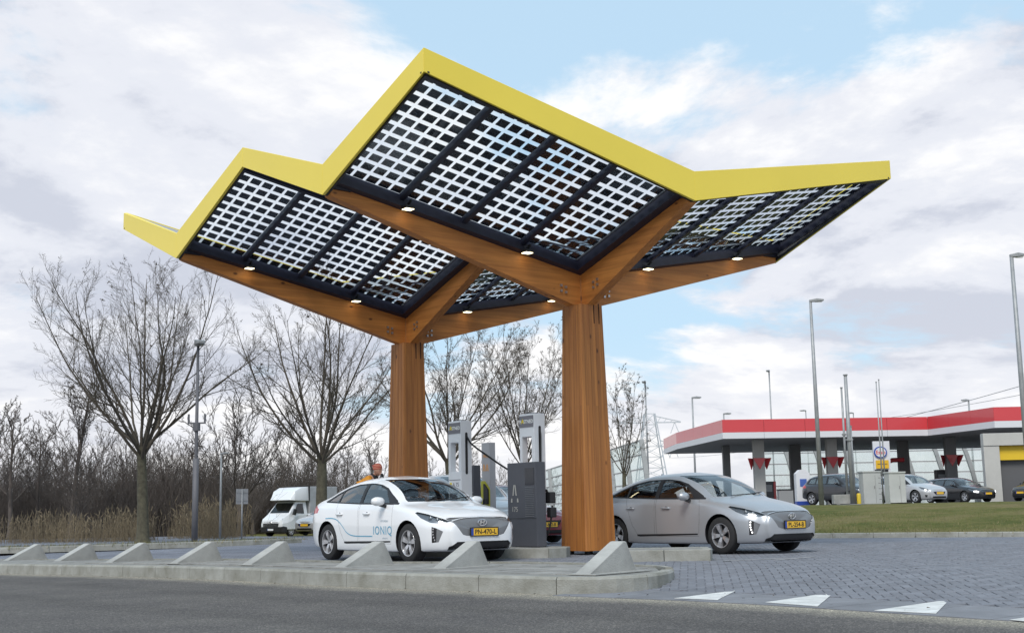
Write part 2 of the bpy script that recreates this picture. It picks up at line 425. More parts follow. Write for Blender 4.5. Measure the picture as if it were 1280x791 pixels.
# road: edge curve along the island and the paved lane, rows step towards the viewer
EDGE = [(-62, 74), (-40, 53.8), (-24, 39.2), (-14.56, 30.4), (-10.89, 26.95), (-5.87, 21.75), (-2.35, 17.42), (-0.6, 15.79), (0.4, 14.75), (1.0, 14.22), (1.66, 13.65), (2.41, 12.82), (3.06, 11.95), (4.11, 10.49), (8.5, 4.7), (24, -15.8)]
def zroad(x): return -0.17 - 0.15 * smoothstep(-1, -14, x)
def resample(pts, step):
    out = []; P = [Vector((p[0], p[1], 0)) for p in pts]
    dense = []
    for i in range(len(P) - 1):
        p0 = P[max(i - 1, 0)]; p1 = P[i]; p2 = P[i + 1]; p3 = P[min(i + 2, len(P) - 1)]
        for k in range(24):
            t = k / 24
            dense.append(0.5 * ((2 * p1) + (p2 - p0) * t + (2 * p0 - 5 * p1 + 4 * p2 - p3) * t * t + (3 * p1 - p0 - 3 * p2 + p3) * t ** 3))
    dense.append(P[-1]); acc = 0.0; out = [dense[0].copy()]
    for a, b in zip(dense, dense[1:]):
        d = (b - a).length
        while acc + d >= step:
            t = (step - acc) / d; a = a + (b - a) * t; out.append(a.copy()); d = (b - a).length; acc = 0.0
        acc += d
    return out
def normals2(pts, side=1):
    ns = []
    for i in range(len(pts)):
        d = (pts[min(i + 1, len(pts) - 1)] - pts[max(i - 1, 0)]).normalized(); ns.append(Vector((d.y, -d.x, 0)) * side)
    return ns
edge = resample(EDGE, 0.5); en = normals2(edge)            # normals point to the right of travel = towards the viewer's side
en = [n if n.dot(Vector((-0.8, -0.6, 0))) > 0 else -n for n in en]
offs = [-0.7, 0, 0.2, 0.4, 0.6, 0.9, 1.4, 2.5, 5, 9, 16, 30]
mb = MB()
for p, n in zip(edge, en):
    for o_ in offs: q = p + n * o_; mb.v.append((q.x, q.y, zroad(p.x) - 0.012 * min(max(o_, 0), 3) - (0.012 if o_ < 0 and p.x > -.2 else 0)))
k = len(offs)
for i in range(len(edge) - 1):
    for j in range(k - 1): mb.f.append((i * k + j, i * k + j + 1, (i + 1) * k + j + 1, (i + 1) * k + j)); mb.m.append(0)
road = mb.build('road', M_ASPHALT, fixn=True); tag(road, kind='structure')
if road.data.polygons[0].normal.z < 0: road.data.flip_normals()
a_ = road.data.attributes.new('edge', 'FLOAT', 'POINT')
a_.data.foreach_set('value', [max(0.0, o_) for _ in edge for o_ in offs])

# paved base under the lanes (bedding sand, shows in the joints)
def brick_mat():
    m = bpy.data.materials.new('far_block_paving'); m.use_nodes = True; nt = m.node_tree; N = nt.nodes; L = nt.links
    b = N['Principled BSDF']; b.inputs['Roughness'].default_value = 0.85; b.inputs['Specular IOR Level'].default_value = 0.3
    tc = N.new('ShaderNodeTexCoord'); mp = N.new('ShaderNodeMapping'); mp.inputs['Rotation'].default_value = (0, 0, R(8)); L.new(tc.outputs['Object'], mp.inputs[0])
    br = N.new('ShaderNodeTexBrick'); br.inputs['Scale'].default_value = 1.0; br.inputs['Brick Width'].default_value = 0.21; br.inputs['Row Height'].default_value = 0.105
    br.inputs['Mortar Size'].default_value = 0.006
    br.inputs['Color1'].default_value = (0.20, 0.21, 0.245, 1); br.inputs['Color2'].default_value = (0.155, 0.165, 0.20, 1); br.inputs['Mortar'].default_value = (0.075, 0.075, 0.08, 1)
    L.new(mp.outputs[0], br.inputs['Vector'])
    n = N.new('ShaderNodeTexNoise'); n.inputs['Scale'].default_value = 0.8; n.inputs['Detail'].default_value = 6; L.new(tc.outputs['Object'], n.inputs['Vector'])
    r = N.new('ShaderNodeValToRGB'); r.color_ramp.elements[0].position = .3; r.color_ramp.elements[0].color = (.75, .75, .75, 1); r.color_ramp.elements[1].position = .7; r.color_ramp.elements[1].color = (1.15, 1.15, 1.15, 1)
    L.new(n.outputs['Fac'], r.inputs[0]); mu = N.new('ShaderNodeMix'); mu.data_type = 'RGBA'; mu.blend_type = 'MULTIPLY'; mu.inputs[0].default_value = 1
    L.new(br.outputs['Color'], mu.inputs[6]); L.new(r.outputs[0], mu.inputs[7]); L.new(mu.outputs[2], b.inputs['Base Color'])
    return m
M_FARPAVE = brick_mat()
KERB_L = [(-75, -20), (-52, 2), (-30, 19.5), (-20, 27.6), (-13.26, 32.85), (-11.28, 34.34), (-7.96, 36.86), (-5.2, 39.2), (-4.6, 43), (-8, 50), (-16, 60)]
KERB_R = [(46, 0), (28, 15.5), (18, 24.6), (11.9, 29.4), (9.9, 30.75), (7.43, 32.05), (4.6, 33.9), (1.5, 37.6), (-1.6, 41.8), (-5, 46.5), (-13, 57)]
# kerb on the left: from behind the island round to the back
KERB_LL = [(-60, 60), (-34, 45), (-20, 36.6), (-13.26, 33.3), (-11.28, 34.6), (-7.96, 37.0), (-6.29, 39.4), (-7, 43), (-12, 50), (-20, 60)]
KERB_LL = [(-46, 52), (-30, 42), (-22, 37.2), (-17.5, 34.3), (-15, 33.6), (-13.26, 33.6), (-11.28, 34.6), (-7.96, 37.0), (-6.4, 39.0), (-7.0, 42.5), (-10.5, 48), (-18, 58)]
base = MB()
_e = np.array([(p.x, p.y) for p in resample(EDGE, 0.3)]); _t = np.gradient(_e, axis=0); _t /= np.linalg.norm(_t, axis=1)[:, None]; _n = np.stack([-_t[:, 1], _t[:, 0]], 1)
_n[(_n * np.array([.8, .6])).sum(1) < 0] *= -1
def sdist(x, y):
    d = np.array([x, y]) - _e; k = int(np.argmin((d * d).sum(1))); return float((d[k] * _n[k]).sum())
_zc = {}
def zp_raw(x, y):
    return -0.165 * (1 - smoothstep(0.2, 4.2, sdist(x, y))) - 0.06 * smoothstep(-4, -12, x)
def zp(x, y):
    # bilinear look-up on a half metre lattice keeps this quick
    i, j = math.floor(x / .5), math.floor(y / .5); fx, fy = x / .5 - i, y / .5 - j; v = []
    for a, b in ((i, j), (i + 1, j), (i, j + 1), (i + 1, j + 1)):
        if (a, b) not in _zc: _zc[(a, b)] = zp_raw(a * .5, b * .5)
        v.append(_zc[(a, b)])
    return (v[0] * (1 - fx) + v[1] * fx) * (1 - fy) + (v[2] * (1 - fx) + v[3] * fx) * fy
poly = [tuple(_e[k] + _n[k] * 0.80) for k in range(len(_e)) if -12 < _e[k][1] < 62] + [(60, -12), (60, 14)] + [(p[0] + .2, p[1] + .3) for p in KERB_R[1:]] + [(-16, 62), (-60, 62)]
def inpoly(x, y, P):
    c = False; n = len(P); j = n - 1
    for i in range(n):
        if (P[i][1] > y) != (P[j][1] > y) and x < (P[j][0] - P[i][0]) * (y - P[i][1]) / (P[j][1] - P[i][1]) + P[i][0]: c = not c
        j = i
    return c
gidx = {}
def gv(i, j):
    if (i, j) not in gidx: gidx[(i, j)] = len(base.v); base.v.append((i * .5, j * .5, zp(i * .5, j * .5) - .013))
    return gidx[(i, j)]
for i in range(-70, 84):
    for j in range(-10, 120):
        x, y = i * .5 + .25, j * .5 + .25
        if abs(x) > y * .55 + 12: continue
        if inpoly(x, y, poly): base.f.append((gv(i, j), gv(i + 1, j), gv(i + 1, j + 1), gv(i, j + 1))); base.m.append(0)
tag(base.build('paved_ground', M_FARPAVE, fixn=False), kind='structure')
PAVED = bpy.data.objects['paved_ground']

# ---- traffic island with kerb stones and tiles
FRONT = [(-40, 54), (-24, 39.3), (-14.5, 30.5), (-10.89, 27.05), (-5.87, 21.86), (-2.35, 17.53), (-0.61, 15.95), (0.42, 15.03), (0.78, 14.87), (1.15, 14.9), (1.55, 15.2), (1.85, 15.75), (2.05, 16.5)]
BACK = [(-40, 57.5), (-24, 42.2), (-16.16, 33.8), (-10.04, 28.6), (-5.44, 24.5), (-2.55, 20.95), (-1.2, 20.0), (-0.07, 19.45), (0.95, 18.6), (1.65, 17.65), (1.95, 17.15), (2.05, 16.5)]
fr = resample(FRONT, 0.25); bk = resample(BACK, 0.25)
def ztop(p): return zroad(p.x) + 0.20
island = thing('traffic_island', 'long raised concrete traffic island edged with kerb stones between the road and the charging lane', 'traffic island', (0, 0, -0.06))
def strip_stones(pts, ns, n_per, width, z0, zt, parent, name, material, gap=0.006, zoff=0.0, chamf=0.02):
    """kerb stones along a polyline: each stone spans n_per samples; ns = inward normals"""
    i = 0; out = []
    while i + 1 < len(pts):
        j = min(i + n_per, len(pts) - 1)
        seg = list(range(i, j + 1)); mb = MB(); prof = None
        for q, kk in enumerate(seg):
            p = pts[kk].copy(); d = (pts[min(kk + 1, len(pts) - 1)] - pts[max(kk - 1, 0)]).normalized()
            if q == 0: p = p + d * gap
            if q == len(seg) - 1: p = p - d * gap
            n = ns[kk]; zt_ = (zt(p) if callable(zt) else zt) + zoff
            for (o_, z) in ((0, z0), (0.012, zt_ - chamf * 1.5), (0.012 + chamf, zt_), (width, zt_), (width, z0)):
                r_ = p + n * o_; mb.v.append((r_.x, r_.y, z + 0.06 if parent is island else z))
        for q in range(len(seg) - 1):
            for e in range(4): mb.f.append((q * 5 + e, q * 5 + e + 1, (q + 1) * 5 + e + 1, (q + 1) * 5 + e)); mb.m.append(0)
        mb.f.append((0, 1, 2, 3, 4)); b5 = (len(seg) - 1) * 5; mb.f.append((b5 + 4, b5 + 3, b5 + 2, b5 + 1, b5)); mb.m += [0, 0]
        out.append(mb.build(name, material, parent)); i = j
    return out
fn_ = normals2(fr); fn_ = [n if n.dot(Vector((0.7, 0.7, 0))) > 0 else -n for n in fn_]
for k_ in range(len(fr)):                                   # round the nose: normals face the island's inside
    c = Vector((0.8, 16.6, 0))
    if fr[k_].x > 0.2 and fn_[k_].dot(c - fr[k_]) < 0: fn_[k_] = -fn_[k_]
strip_stones(fr, fn_, 5, 0.16, -0.50, ztop, island, 'kerb_stone', M_CONC2)
bn_ = normals2(bk); bn_ = [n if n.dot(Vector((-0.7, -0.7, 0))) > 0 else -n for n in bn_]
strip_stones(bk, bn_, 4, 0.12, -0.30, ztop, island, 'kerb_stone', M_CONC2, zoff=0.018)
core = MB()                                                 # core under the tiles
fi = [p + n * 0.17 for p, n in zip(fr, fn_)]; bi = [p + n * 0.13 for p, n in zip(bk, bn_)]
fi = [p for p in fi if not (p.x > 1.82)]
pl = [(p.x, p.y) for p in fi] + [(p.x, p.y) for p in reversed(bi) if p.x < 1.86]
core.prism(pl, -0.5, [ztop(Vector((p[0], 0, 0))) - 0.015 + 0.06 for p in pl])
core.build('island_core', mat('joint_sand', (0.13, 0.12, 0.10), 0.95, var=0.4, vscale=6), island)
# tiles: laid square to the kerb inside the island
def inpoly(x, y, P):
    c = False; n = len(P); j = n - 1
    for i in range(n):
        if (P[i][1] > y) != (P[j][1] > y) and x < (P[j][0] - P[i][0]) * (y - P[i][1]) / (P[j][1] - P[i][1]) + P[i][0]: c = not c
        j = i
    return c
ISLAND_POLY = [(p.x, p.y) for p in fr] + [(p.x, p.y) for p in reversed(bk)]
bank = [p for p in fr if p.x < 0.6]
bn2 = normals2(bank); bn2 = [n if n.dot(Vector((0.7, 0.7, 0))) > 0 else -n for n in bn2]
tiles_shared = 0
for row in range(9):
    o0 = 0.175 + row * 0.42
    i = 30 + (row % 2) * 1
    while i + 2 < len(bank):
        a0, a1 = bank[i], bank[i + 2]; n0, n1 = bn2[i], bn2[i + 2]
        q = [a0 + n0 * (o0 + .004), a1 + n1 * (o0 + .004), a1 + n1 * (o0 + 0.416), a0 + n0 * (o0 + 0.416)]
        c_ = (q[0] + q[1] + q[2] + q[3]) / 4
        ok = all(inpoly(c_.x + (p.x - c_.x) * 1.12, c_.y + (p.y - c_.y) * 1.12, [(b.x, b.y) for b in fi] + [(b.x, b.y) for b in reversed(bi)]) for p in q)
        if ok and tiles_shared < 230 and c_.y < 29:
            q = [c_ + (p - c_) * 0.985 for p in q]; z = ztop(c_) + 0.06 + rnd.uniform(-.003, .004)
            MB().prism([(p.x, p.y) for p in q], z - 0.04, z).build('island_tile', M_TILE, island); tiles_shared += 1
        i += 2
topsheet = MB(); topsheet.prism([(c[0], c[1]) for c in pl], -0.4, [ztop(Vector((p[0], 0, 0))) + 0.06 - 0.008 for p in pl])
topsheet.build('mortar_top', mat('weathered_mortar', (0.27, 0.265, 0.25), 0.9, var=0.4, vscale=3, bump=0.3, bscale=40), island)

# ---- wedge blocks on the island
NRM = Vector((0.64, 0.77, 0)).normalized(); TAN = Vector((0.77, -0.64, 0)).normalized()
def wedge_mesh(length=1.0, apex=0.77, h=0.375, t=0.225):
    mb = MB()
    prof = [(-0.02, 0), (0.0, 0.012), (apex - 0.035, h - 0.004), (apex, h), (apex + 0.03, h - 0.006), (length - 0.02, 0.03), (length + 0.06, 0.0)]
    n = len(prof)
    for sgn in (-1, 1):
        for (l, z) in prof:
            tt = t / 2 * (1.0 - 0.08 * z / h)
            mb.v.append((sgn * tt, l, z))
    mb.f = [tuple(range(n)), tuple(reversed(range(n, 2 * n)))] + [(i, n + i, n + i + 1, i + 1) for i in range(n - 1)] + [(n - 1, 2 * n - 1, n, 0)]
    mb.m = [0] * len(mb.f)
    me_ob = mb.build('wedge_body', M_CONC, None, bevel=0.012)
    return me_ob
FEET = [(0.78, 15.38), (-1.08, 17.72), (-2.62, 18.95), (-4.45, 21.1), (-6.19, 23.1), (-8.03, 25.2), (-9.72, 27.0), (-11.5, 28.75)]
wlab = ['concrete wedge block at the rounded nose of the island, nearest the silver car',
        'concrete wedge block in front of the white car number plate',
        'concrete wedge block in front of the white car rear door',
        'concrete wedge block just left of the white car rear wheel',
        'concrete wedge block below the grey road sign on the left',
        'concrete wedge block below the foot of the big bare tree on the left',
        'concrete wedge block second from the left photo edge',
        'concrete wedge block nearest the left photo edge']
proto = None
for i, (fx_, fy_) in enumerate(FEET):
    ft = Vector((fx_, fy_, 0)); z = ztop(ft)
    w = thing('wedge_block', wlab[i], 'concrete block', (ft.x, ft.y, z), math.atan2(-NRM.x, NRM.y) + R([0, 3, -2, 2, -3, 1, 3, -2][i]), 'concrete wedge blocks on the island')
    w.scale = (1, 1, 1.0 if i == 0 else rnd.uniform(.93, 1.0))
    if proto is None: proto = wedge_mesh(); proto.parent = w
    else:
        c = proto.copy(); COL.objects.link(c); c.parent = w
    s = MB().prism([(-.2, -.05), (.24, -.05), (.26, 1.12), (-.2, 1.12)], 0.0, 0.012).build('base_plate', M_CONC, w) if i == 0 else None
    if s: base_proto = s
    else: c = base_proto.copy(); COL.objects.link(c); c.parent = w

# ---- slab strip with give-way teeth along the road on the right
strip = thing('slab_strip', 'row of flat grey concrete slabs along the road edge carrying white give-way triangles', 'paving strip', (0, 0, 0))
e2 = [p for p in resample([(0.4, 14.80), (1.0, 14.27), (1.66, 13.70), (2.41, 12.87), (3.06, 12.0), (4.11, 10.54), (8.5, 4.76), (12, 0.1)], 0.3)]
n2 = normals2(e2); n2 = [n if n.dot(Vector((0.8, 0.6, 0))) > 0 else -n for n in n2]
i = 0
while i + 3 < len(e2):
    a0, a1, m0 = e2[i], e2[i + 3], e2[i + 1]; w0 = 1.0
    d = (a1 - a0).normalized() * .005
    q = [a0 + d, a1 - d, a1 - d + n2[i + 3] * w0, a0 + d + n2[i] * w0]
    zz = [-0.163, -0.163, -0.148, -0.148]
    MB().prism([(p.x, p.y) for p in q], [-.4] * 4, zz).build('slab', M_SLAB, strip); i += 3
tooth = [[(843, 747), (921, 739), (897, 749)], [(957, 752), (1043, 742), (1022, 757)], [(1093, 762), (1187, 751), (1170, 766)], [(1262, 773.5), (1352, 763), (1345, 781)]]
tl = ['white painted give-way triangle nearest the island nose', 'white painted give-way triangle between the two other whole triangles', 'largest white painted give-way triangle, third from the island', 'white painted give-way triangle cut off by the right photo edge']
for tr, lb in zip(tooth, tl):
    pts = [atz(x, y, -0.155) for x, y in tr]
    def zs(p):
        dd = min((( (e.x - p.x) ** 2 + (e.y - p.y) ** 2) ** .5, k) for k, e in enumerate(e2)); k = dd[1]
        s_ = (Vector((p.x, p.y, 0)) - e2[k]).dot(n2[k]); return -0.163 + 0.015 * s_ + 0.006
    mbt = MB(); mbt.prism([(p.x, p.y) for p in pts], [zs(p) - 0.003 for p in pts], [zs(p) for p in pts])
    tag(mbt.build('give_way_triangle', M_WHITEPAINT), lb, 'road marking', 'white give-way triangles at the road edge')

# ---- herringbone pavers, laid at 45 degrees to the lanes
CH_ISLAND = [(-0.42, 22.05), (0.55, 21.75), (0.86, 22.0), (0.95, 22.6), (-2.55, 27.0), (-3.7, 26.35)]
CH2 = [(1.55, 19.62), (2.95, 19.5), (3.02, 19.75), (3.1, 20.75), (1.6, 21.0)]
def paver_ok(x, y):
    if inpoly(x, y, ISLAND_POLY) or inpoly(x, y, CH_ISLAND) or inpoly(x, y, CH2): return False
    # behind the slab strip / island
    d = min(((e.x - x) ** 2 + (e.y - y) ** 2, k) for k, e in enumerate(e2))[1]
    s_ = (Vector((x, y, 0)) - e2[d]).dot(n2[d])
    if x > 0.3 and s_ < 1.03: return False
    if x <= 1.0:                                            # beyond the island's back edge
        k = min(range(len(bk)), key=lambda k: (bk[k].x - x) ** 2 + (bk[k].y - y) ** 2)
        if (Vector((x, y, 0)) - bk[k]).dot(-bn_[k]) < 0.02 and x < 0.9: return False
    return True
ang = TH + R(45); ca, sa = math.cos(ang), math.sin(ang); PW = 0.105
pav = []
for m_ in range(-260, 260):
    for n_ in range(-30, 30):
        # herringbone lattice: pairs of a lying and a standing block
        for kind in (0, 1):
            a = (m_ + 4 * 0) * PW; 
            gx = (m_ + n_ * 2 * 1) ; gy = (m_ - n_ * 2)
            if kind == 0: cx, cy, lx, ly = gx + 1.0, gy + 0.5, 2, 1
            else: cx, cy, lx, ly = gx + 0.5 + 0, gy + 2.0, 1, 2
            # local -> world, centred near the visible paving
            X = cx * PW; Y = cy * PW
            wx = 3.0 + ca * X - sa * Y; wy = 18.5 + sa * X + ca * Y
            pav.append((wx, wy, lx, ly))
seen = set(); good = []
for wx, wy, lx, ly in pav:
    if not (7 < wy < 27.5): continue
    px = 640 + FPX * wx / wy
    if px < 200 or px > 1330: continue
    key = (round(wx, 3), round(wy, 3))
    if key in seen: continue
    seen.add(key)
    if paver_ok(wx, wy): good.append((wx * wx + wy * wy, wx, wy, lx, ly))
good.sort()
def paver_box(mb, wx, wy, lx, ly, z):
    z += zp(wx, wy); gx_, gy_ = (zp(wx + .1, wy) - zp(wx - .1, wy)) / .2, (zp(wx, wy + .1) - zp(wx, wy - .1)) / .2
    hx, hy = lx * PW / 2 - 0.0045, ly * PW / 2 - 0.0045; b = 0.006; o = len(mb.v)
    tx, ty = rnd.uniform(-.004, .004), rnd.uniform(-.004, .004)
    for s_, zz in ((0, z - 0.05), (0, z - 0.005), (b, z)):
        for ix, iy in ((-1, -1), (1, -1), (1, 1), (-1, 1)):
            x, y = ix * (hx - s_), iy * (hy - s_)
            ox, oy = ca * x - sa * y, sa * x + ca * y; mb.v.append((wx + ox, wy + oy, zz + (tx * ix + ty * iy) * .5 + gx_ * ox + gy_ * oy))
    for r_ in (0, 4):
        for q in range(4): mb.f.append((o + r_ + q, o + r_ + (q + 1) % 4, o + r_ + 4 + (q + 1) % 4, o + r_ + 4 + q)); mb.m.append(0)
    mb.f.append((o + 8, o + 9, o + 10, o + 11)); mb.m.append(0)
print('pavers', len(good))
for k, (d, wx, wy, lx, ly) in enumerate(good[:300]):
    mb = MB(); paver_box(mb, wx, wy, lx, ly, rnd.uniform(-.002, .003)); mb.build('paver', M_PAVER, PAVED, fixn=False)
def paver_many():
    m = M_PAVER.copy(); m.name = 'paver_block_many'; nt = m.node_tree
    at_ = nt.nodes.new('ShaderNodeAttribute'); at_.attribute_name = 'tone'
    for n in nt.nodes:
        if n.type == 'MAP_RANGE': nt.links.new(at_.outputs['Fac'], n.inputs[0])
    return m
mb = MB()
for k, (d, wx, wy, lx, ly) in enumerate(good[300:]): paver_box(mb, wx, wy, lx, ly, rnd.uniform(-.002, .003))
o = mb.build('paver_field', paver_many(), PAVED, fixn=False); o['kind'] = 'stuff'
a_ = o.data.attributes.new('tone', 'FLOAT', 'FACE'); tv = []
for k in range(len(good) - 300): tv += [rnd.random()] * 9
a_.data.foreach_set('value', tv)
# faint white bay marking on the pavers beside the silver car
for (a, b, lb) in (((905, 700.5), (985, 697.0), 'worn white line painted on the pavers just ahead of the silver car front wheel'), ((968, 699.5), (1016, 695.5), 'short worn white line painted on the pavers under the silver car nose')):
    p, q = atz(*a, 0.006), atz(*b, 0.006); m2 = MB(); d = (q - p).normalized(); n = Vector((-d.y, d.x, 0)) * 0.045
    m2.prism([(x.x, x.y) for x in (p - n, q - n, q + n, p + n)], 0.004, 0.008)
    tag(m2.build('bay_marking', mat('worn_paint', (0.42, 0.42, 0.42), 0.85, var=0.6, vscale=9, var_col=(0.2, 0.2, 0.22))), lb, 'road marking')

# ---- charging island kerbs
def kerb_island(name, label, poly, h, material, n_st):
    t = thing(name, label, 'kerb island', (0, 0, 0)); n = len(poly)
    cx = sum(p[0] for p in poly) / n; cy = sum(p[1] for p in poly) / n
    ins = []
    for i in range(n):                                     # inset polygon
        p0, p1, p2 = Vector(poly[i - 1]), Vector(poly[i]), Vector(poly[(i + 1) % n])
        d0 = (p1 - p0).normalized(); d1 = (p2 - p1).normalized(); n0 = Vector((-d0.y, d0.x)); n1 = Vector((-d1.y, d1.x))
        c = Vector((cx, cy))
        if n0.dot(c - p1) < 0: n0 = -n0
        if n1.dot(c - p1) < 0: n1 = -n1
        b = (n0 + n1); ins.append(p1 + b * (0.15 / max(.3, 1 + n0.dot(n1))))
    for i in range(n):
        a, b = Vector(poly[i]), Vector(poly[(i + 1) % n]); ia, ib = ins[i], ins[(i + 1) % n]
        k = max(1, round((b - a).length / n_st))
        for s in range(k):
            g = 0.004 / max(.05, (b - a).length)
            t0, t1 = s / k + g, (s + 1) / k - g
            q = [a.lerp(b, t0), a.lerp(b, t1), ia.lerp(ib, t1), ia.lerp(ib, t0)]
            MB().prism([tuple(p) for p in q], -0.05, h).build('kerb_stone', material, t, bevel=0.012)
    MB().prism([tuple(p) for p in ins], -0.05, h - 0.006).build('island_top', M_TILE, t)
    return t
kerb_island('charging_island', 'raised kerb island under the charging posts, left of the front wooden column', CH_ISLAND, 0.165, M_CONC2, 1.0)
kerb_island('kerb_block', 'low concrete kerb island between the front wooden column and the silver car front wheel', CH2, 0.17, M_CONC2, 0.75)

# ---- kerbs and verges
def kerb_line(name, label, pts, side_pt, step=1.0, hgt=0.11, ylim=None):
    t = thing(name, label, 'kerb', (0, 0, 0)); P = resample(pts, step / 4); ns = normals2(P)
    ns = [n if n.dot(Vector(side_pt) - p) > 0 else -n for n, p in zip(ns, P)]
    strip_stones(P, ns, 4, 0.12, -0.05, hgt, t, 'kerb_stone', M_CONC2, gap=0.004, chamf=0.012)
    return P, ns
KR, KRN = kerb_line('verge_kerb', 'grey concrete kerb along the foot of the grass bank on the right', KERB_R[1:8], (18, 60, 0))
KL, KLN = kerb_line('verge_kerb', 'grey concrete kerb in front of the reeds and bare trees on the left', KERB_LL[1:9], (-25, 60, 0))
def bank(P, ns, rows, name, jitter=0.03):
    mb = MB(); k = len(rows)
    for p, n in zip(P, ns):
        for (s, z) in rows:
            q = p + n * s; j = jitter if s > .5 else 0.008
            mb.v.append((q.x, q.y, z + rnd.uniform(-j, j)))
    for i in range(len(P) - 1):
        for j in range(k - 1): mb.f.append((i * k + j, i * k + j + 1, (i + 1) * k + j + 1, (i + 1) * k + j)); mb.m.append(0)
    o = mb.build(name, M_GRASS, smooth=True)
    if o.data.polygons[0].normal.z < 0: o.data.flip_normals()
    return tag(o, kind='structure')
far_n = [Vector((0.25, 0.97, 0)).normalized()] * len(KR)
KRs = KR[::2]; blend = []
for p, n in zip(KR[::2], KRN[::2]): blend.append(n)
# right bank: follows the kerb near it, straightens out further back
mb = MB(); rows = [(0.12, 0.09), (0.5, 0.11), (1.5, 0.16), (3.5, 0.28), (6, 0.42), (9, 0.56), (13, 0.70), (18, 0.79), (24, 0.80), (32, 0.80)]
BANKR = []
ROWN = 40
for i in range(len(KRs)):
    p, n = KRs[i], blend[i]; line = []
    for (s, z) in rows:
        w = smoothstep(0.5, 8, s); dirv = (n * (1 - w) + Vector((0.30, 0.95, 0)) * w).normalized()
        q = p + dirv * s; line.append((q.x, q.y, z + rnd.uniform(-.02, .02) * (s > 1)))
    BANKR.append(line)
for line in BANKR: mb.v.extend(line)
k = len(rows)
for i in range(len(BANKR) - 1):
    for j in range(k - 1): mb.f.append((i * k + j, i * k + j + 1, (i + 1) * k + j + 1, (i + 1) * k + j)); mb.m.append(0)
o = mb.build('grass_bank', M_GRASS, smooth=True, fixn=False)
if o.data.polygons[0].normal.z < 0: o.data.flip_normals()
tag(o, kind='structure')
o = bank(KL[::2], KLN[::2], [(0.12, 0.09), (0.6, 0.07), (1.6, 0.0), (3.5, -.08), (6, -.18), (10, -.3), (16, -.4), (30, -.44), (75, -.44)], 'grass_verge')
# grass blades, thickest near the kerb
def blades(name, P, ns, n, smax, zfn, cols, hmin, hmax, w=0.006, kind='stuff'):
    mb = MB()
    for _ in range(n):
        i = rnd.randrange(len(P)); s = 0.15 + smax * rnd.random() ** 1.5
        q = P[i] + ns[i] * s + Vector((rnd.uniform(-.3, .3), rnd.uniform(-.3, .3), 0)); z = zfn(s)
        h = rnd.uniform(hmin, hmax); a = rnd.uniform(0, 6.28); lx, ly = rnd.gauss(0, .35) * h, rnd.gauss(0, .35) * h; ww = w * rnd.uniform(.7, 1.6)
        mb.add([(q.x - math.cos(a) * ww, q.y - math.sin(a) * ww, z - .02), (q.x + math.cos(a) * ww, q.y + math.sin(a) * ww, z - .02), (q.x + lx, q.y + ly, z + h)], [(0, 1, 2)], rnd.randrange(len(cols)))
    return tag(mb.build(name, cols, fixn=False), 'short winter grass, green and straw coloured', 'grass', kind='stuff')
gcols = [mat('grass_green', (0.10, 0.115, 0.032), 0.9), mat('grass_straw', (0.24, 0.20, 0.10), 0.9), mat('grass_dull', (0.13, 0.125, 0.05), 0.9)]
def zr(s): 
    for (s0, z0), (s1, z1) in zip(rows, rows[1:]):
        if s <= s1: return z0 + (z1 - z0) * (s - s0) / (s1 - s0)
    return 0.8
KRv = [(p, n) for p, n in zip(KR, KRN) if p.x > 5]
o = blades('grass_tufts', [p for p, n in KRv], [n for p, n in KRv], 16000, 9.0, zr, gcols, .03, .075)
o['label'] = 'short winter grass blades on the bank on the right'
KLv = [(p, n) for p, n in zip(KL, KLN) if p.x > -18]
o = blades('grass_tufts', [p for p, n in KLv], [n for p, n in KLv], 9000, 4.0, lambda s: .08 - .05 * s, gcols, .05, .16)
o['label'] = 'longer rough grass behind the kerb on the left'
pth = MB(); pq = [at(1012, 642.5, 50), at(1050, 638.5, 52.5), at(1090, 635, 55), at(1135, 631.5, 58)]; pz = [.72, .76, .80, .82]
for i, p in enumerate(pq):
    for s_ in (-.55, .55): pth.v.append((p.x - s_ * .3, p.y + s_, zr(0) * 0 + pz[i] + .035))
for i in range(3): pth.f.append((2 * i, 2 * i + 2, 2 * i + 3, 2 * i + 1)); pth.m.append(0)
tag(pth.build('footpath', mat('worn_path', (0.25, 0.235, 0.20), .9, var=.3, vscale=3)), kind='structure')
# forecourt of the filling station and the footpath in the bank
fc = MB(); fc.prism([(9.5, 62.5), (15, 60), (26, 56.5), (60, 46), (120, 60), (120, 140), (6, 140), (-2, 100)], -0.3, 0.815)
tag(fc.build('forecourt', mat('forecourt_asphalt', (0.13, 0.13, 0.14), 0.9, var=0.3, vscale=.6)), kind='structure')

# dead leaves and grit lying along the kerbs
mb = MB()
for P, ns, n, lo, hi in ((KR, KRN, 260, -.5, .0), (e2, n2, 60, .02, .9), (fr, [-n for n in fn_], 120, -.02, .25)):
    for _ in range(n):
        i = rnd.randrange(len(P)); q = P[i] + ns[i] * rnd.uniform(lo, hi)
        if q.y < 8 or q.y > 36: continue
        zz = .012 if P is KR else (-.14 if P is e2 else zroad(q.x) + .006); s_ = rnd.uniform(.008, .028); a = rnd.uniform(0, 6.28)
        mb.add([(q.x + s_ * math.cos(a + k * 1.57), q.y + s_ * math.sin(a + k * 1.57) * .7, zz + rnd.uniform(0, .012)) for k in range(4)], [(0, 1, 2, 3)])
tag(mb.build('leaf_litter', mat('dead_leaf', (.09, .06, .035), .9, var=.4, vscale=4), fixn=False), 'dead leaves and grit along the kerbs', 'leaf litter', kind='stuff')
# ------------------------------------------------------------------ charging canopy
C1 = Vector((1.314, 23.30, 0)); A_, B_ = 3.053, 5.480
ZC, KU, KV = 5.05, 1.03, 1.03
canopy = thing('charging_canopy', 'large folded canopy with yellow edge, wooden beams and see-through solar panels over the charging lanes', 'canopy', C1, TH)
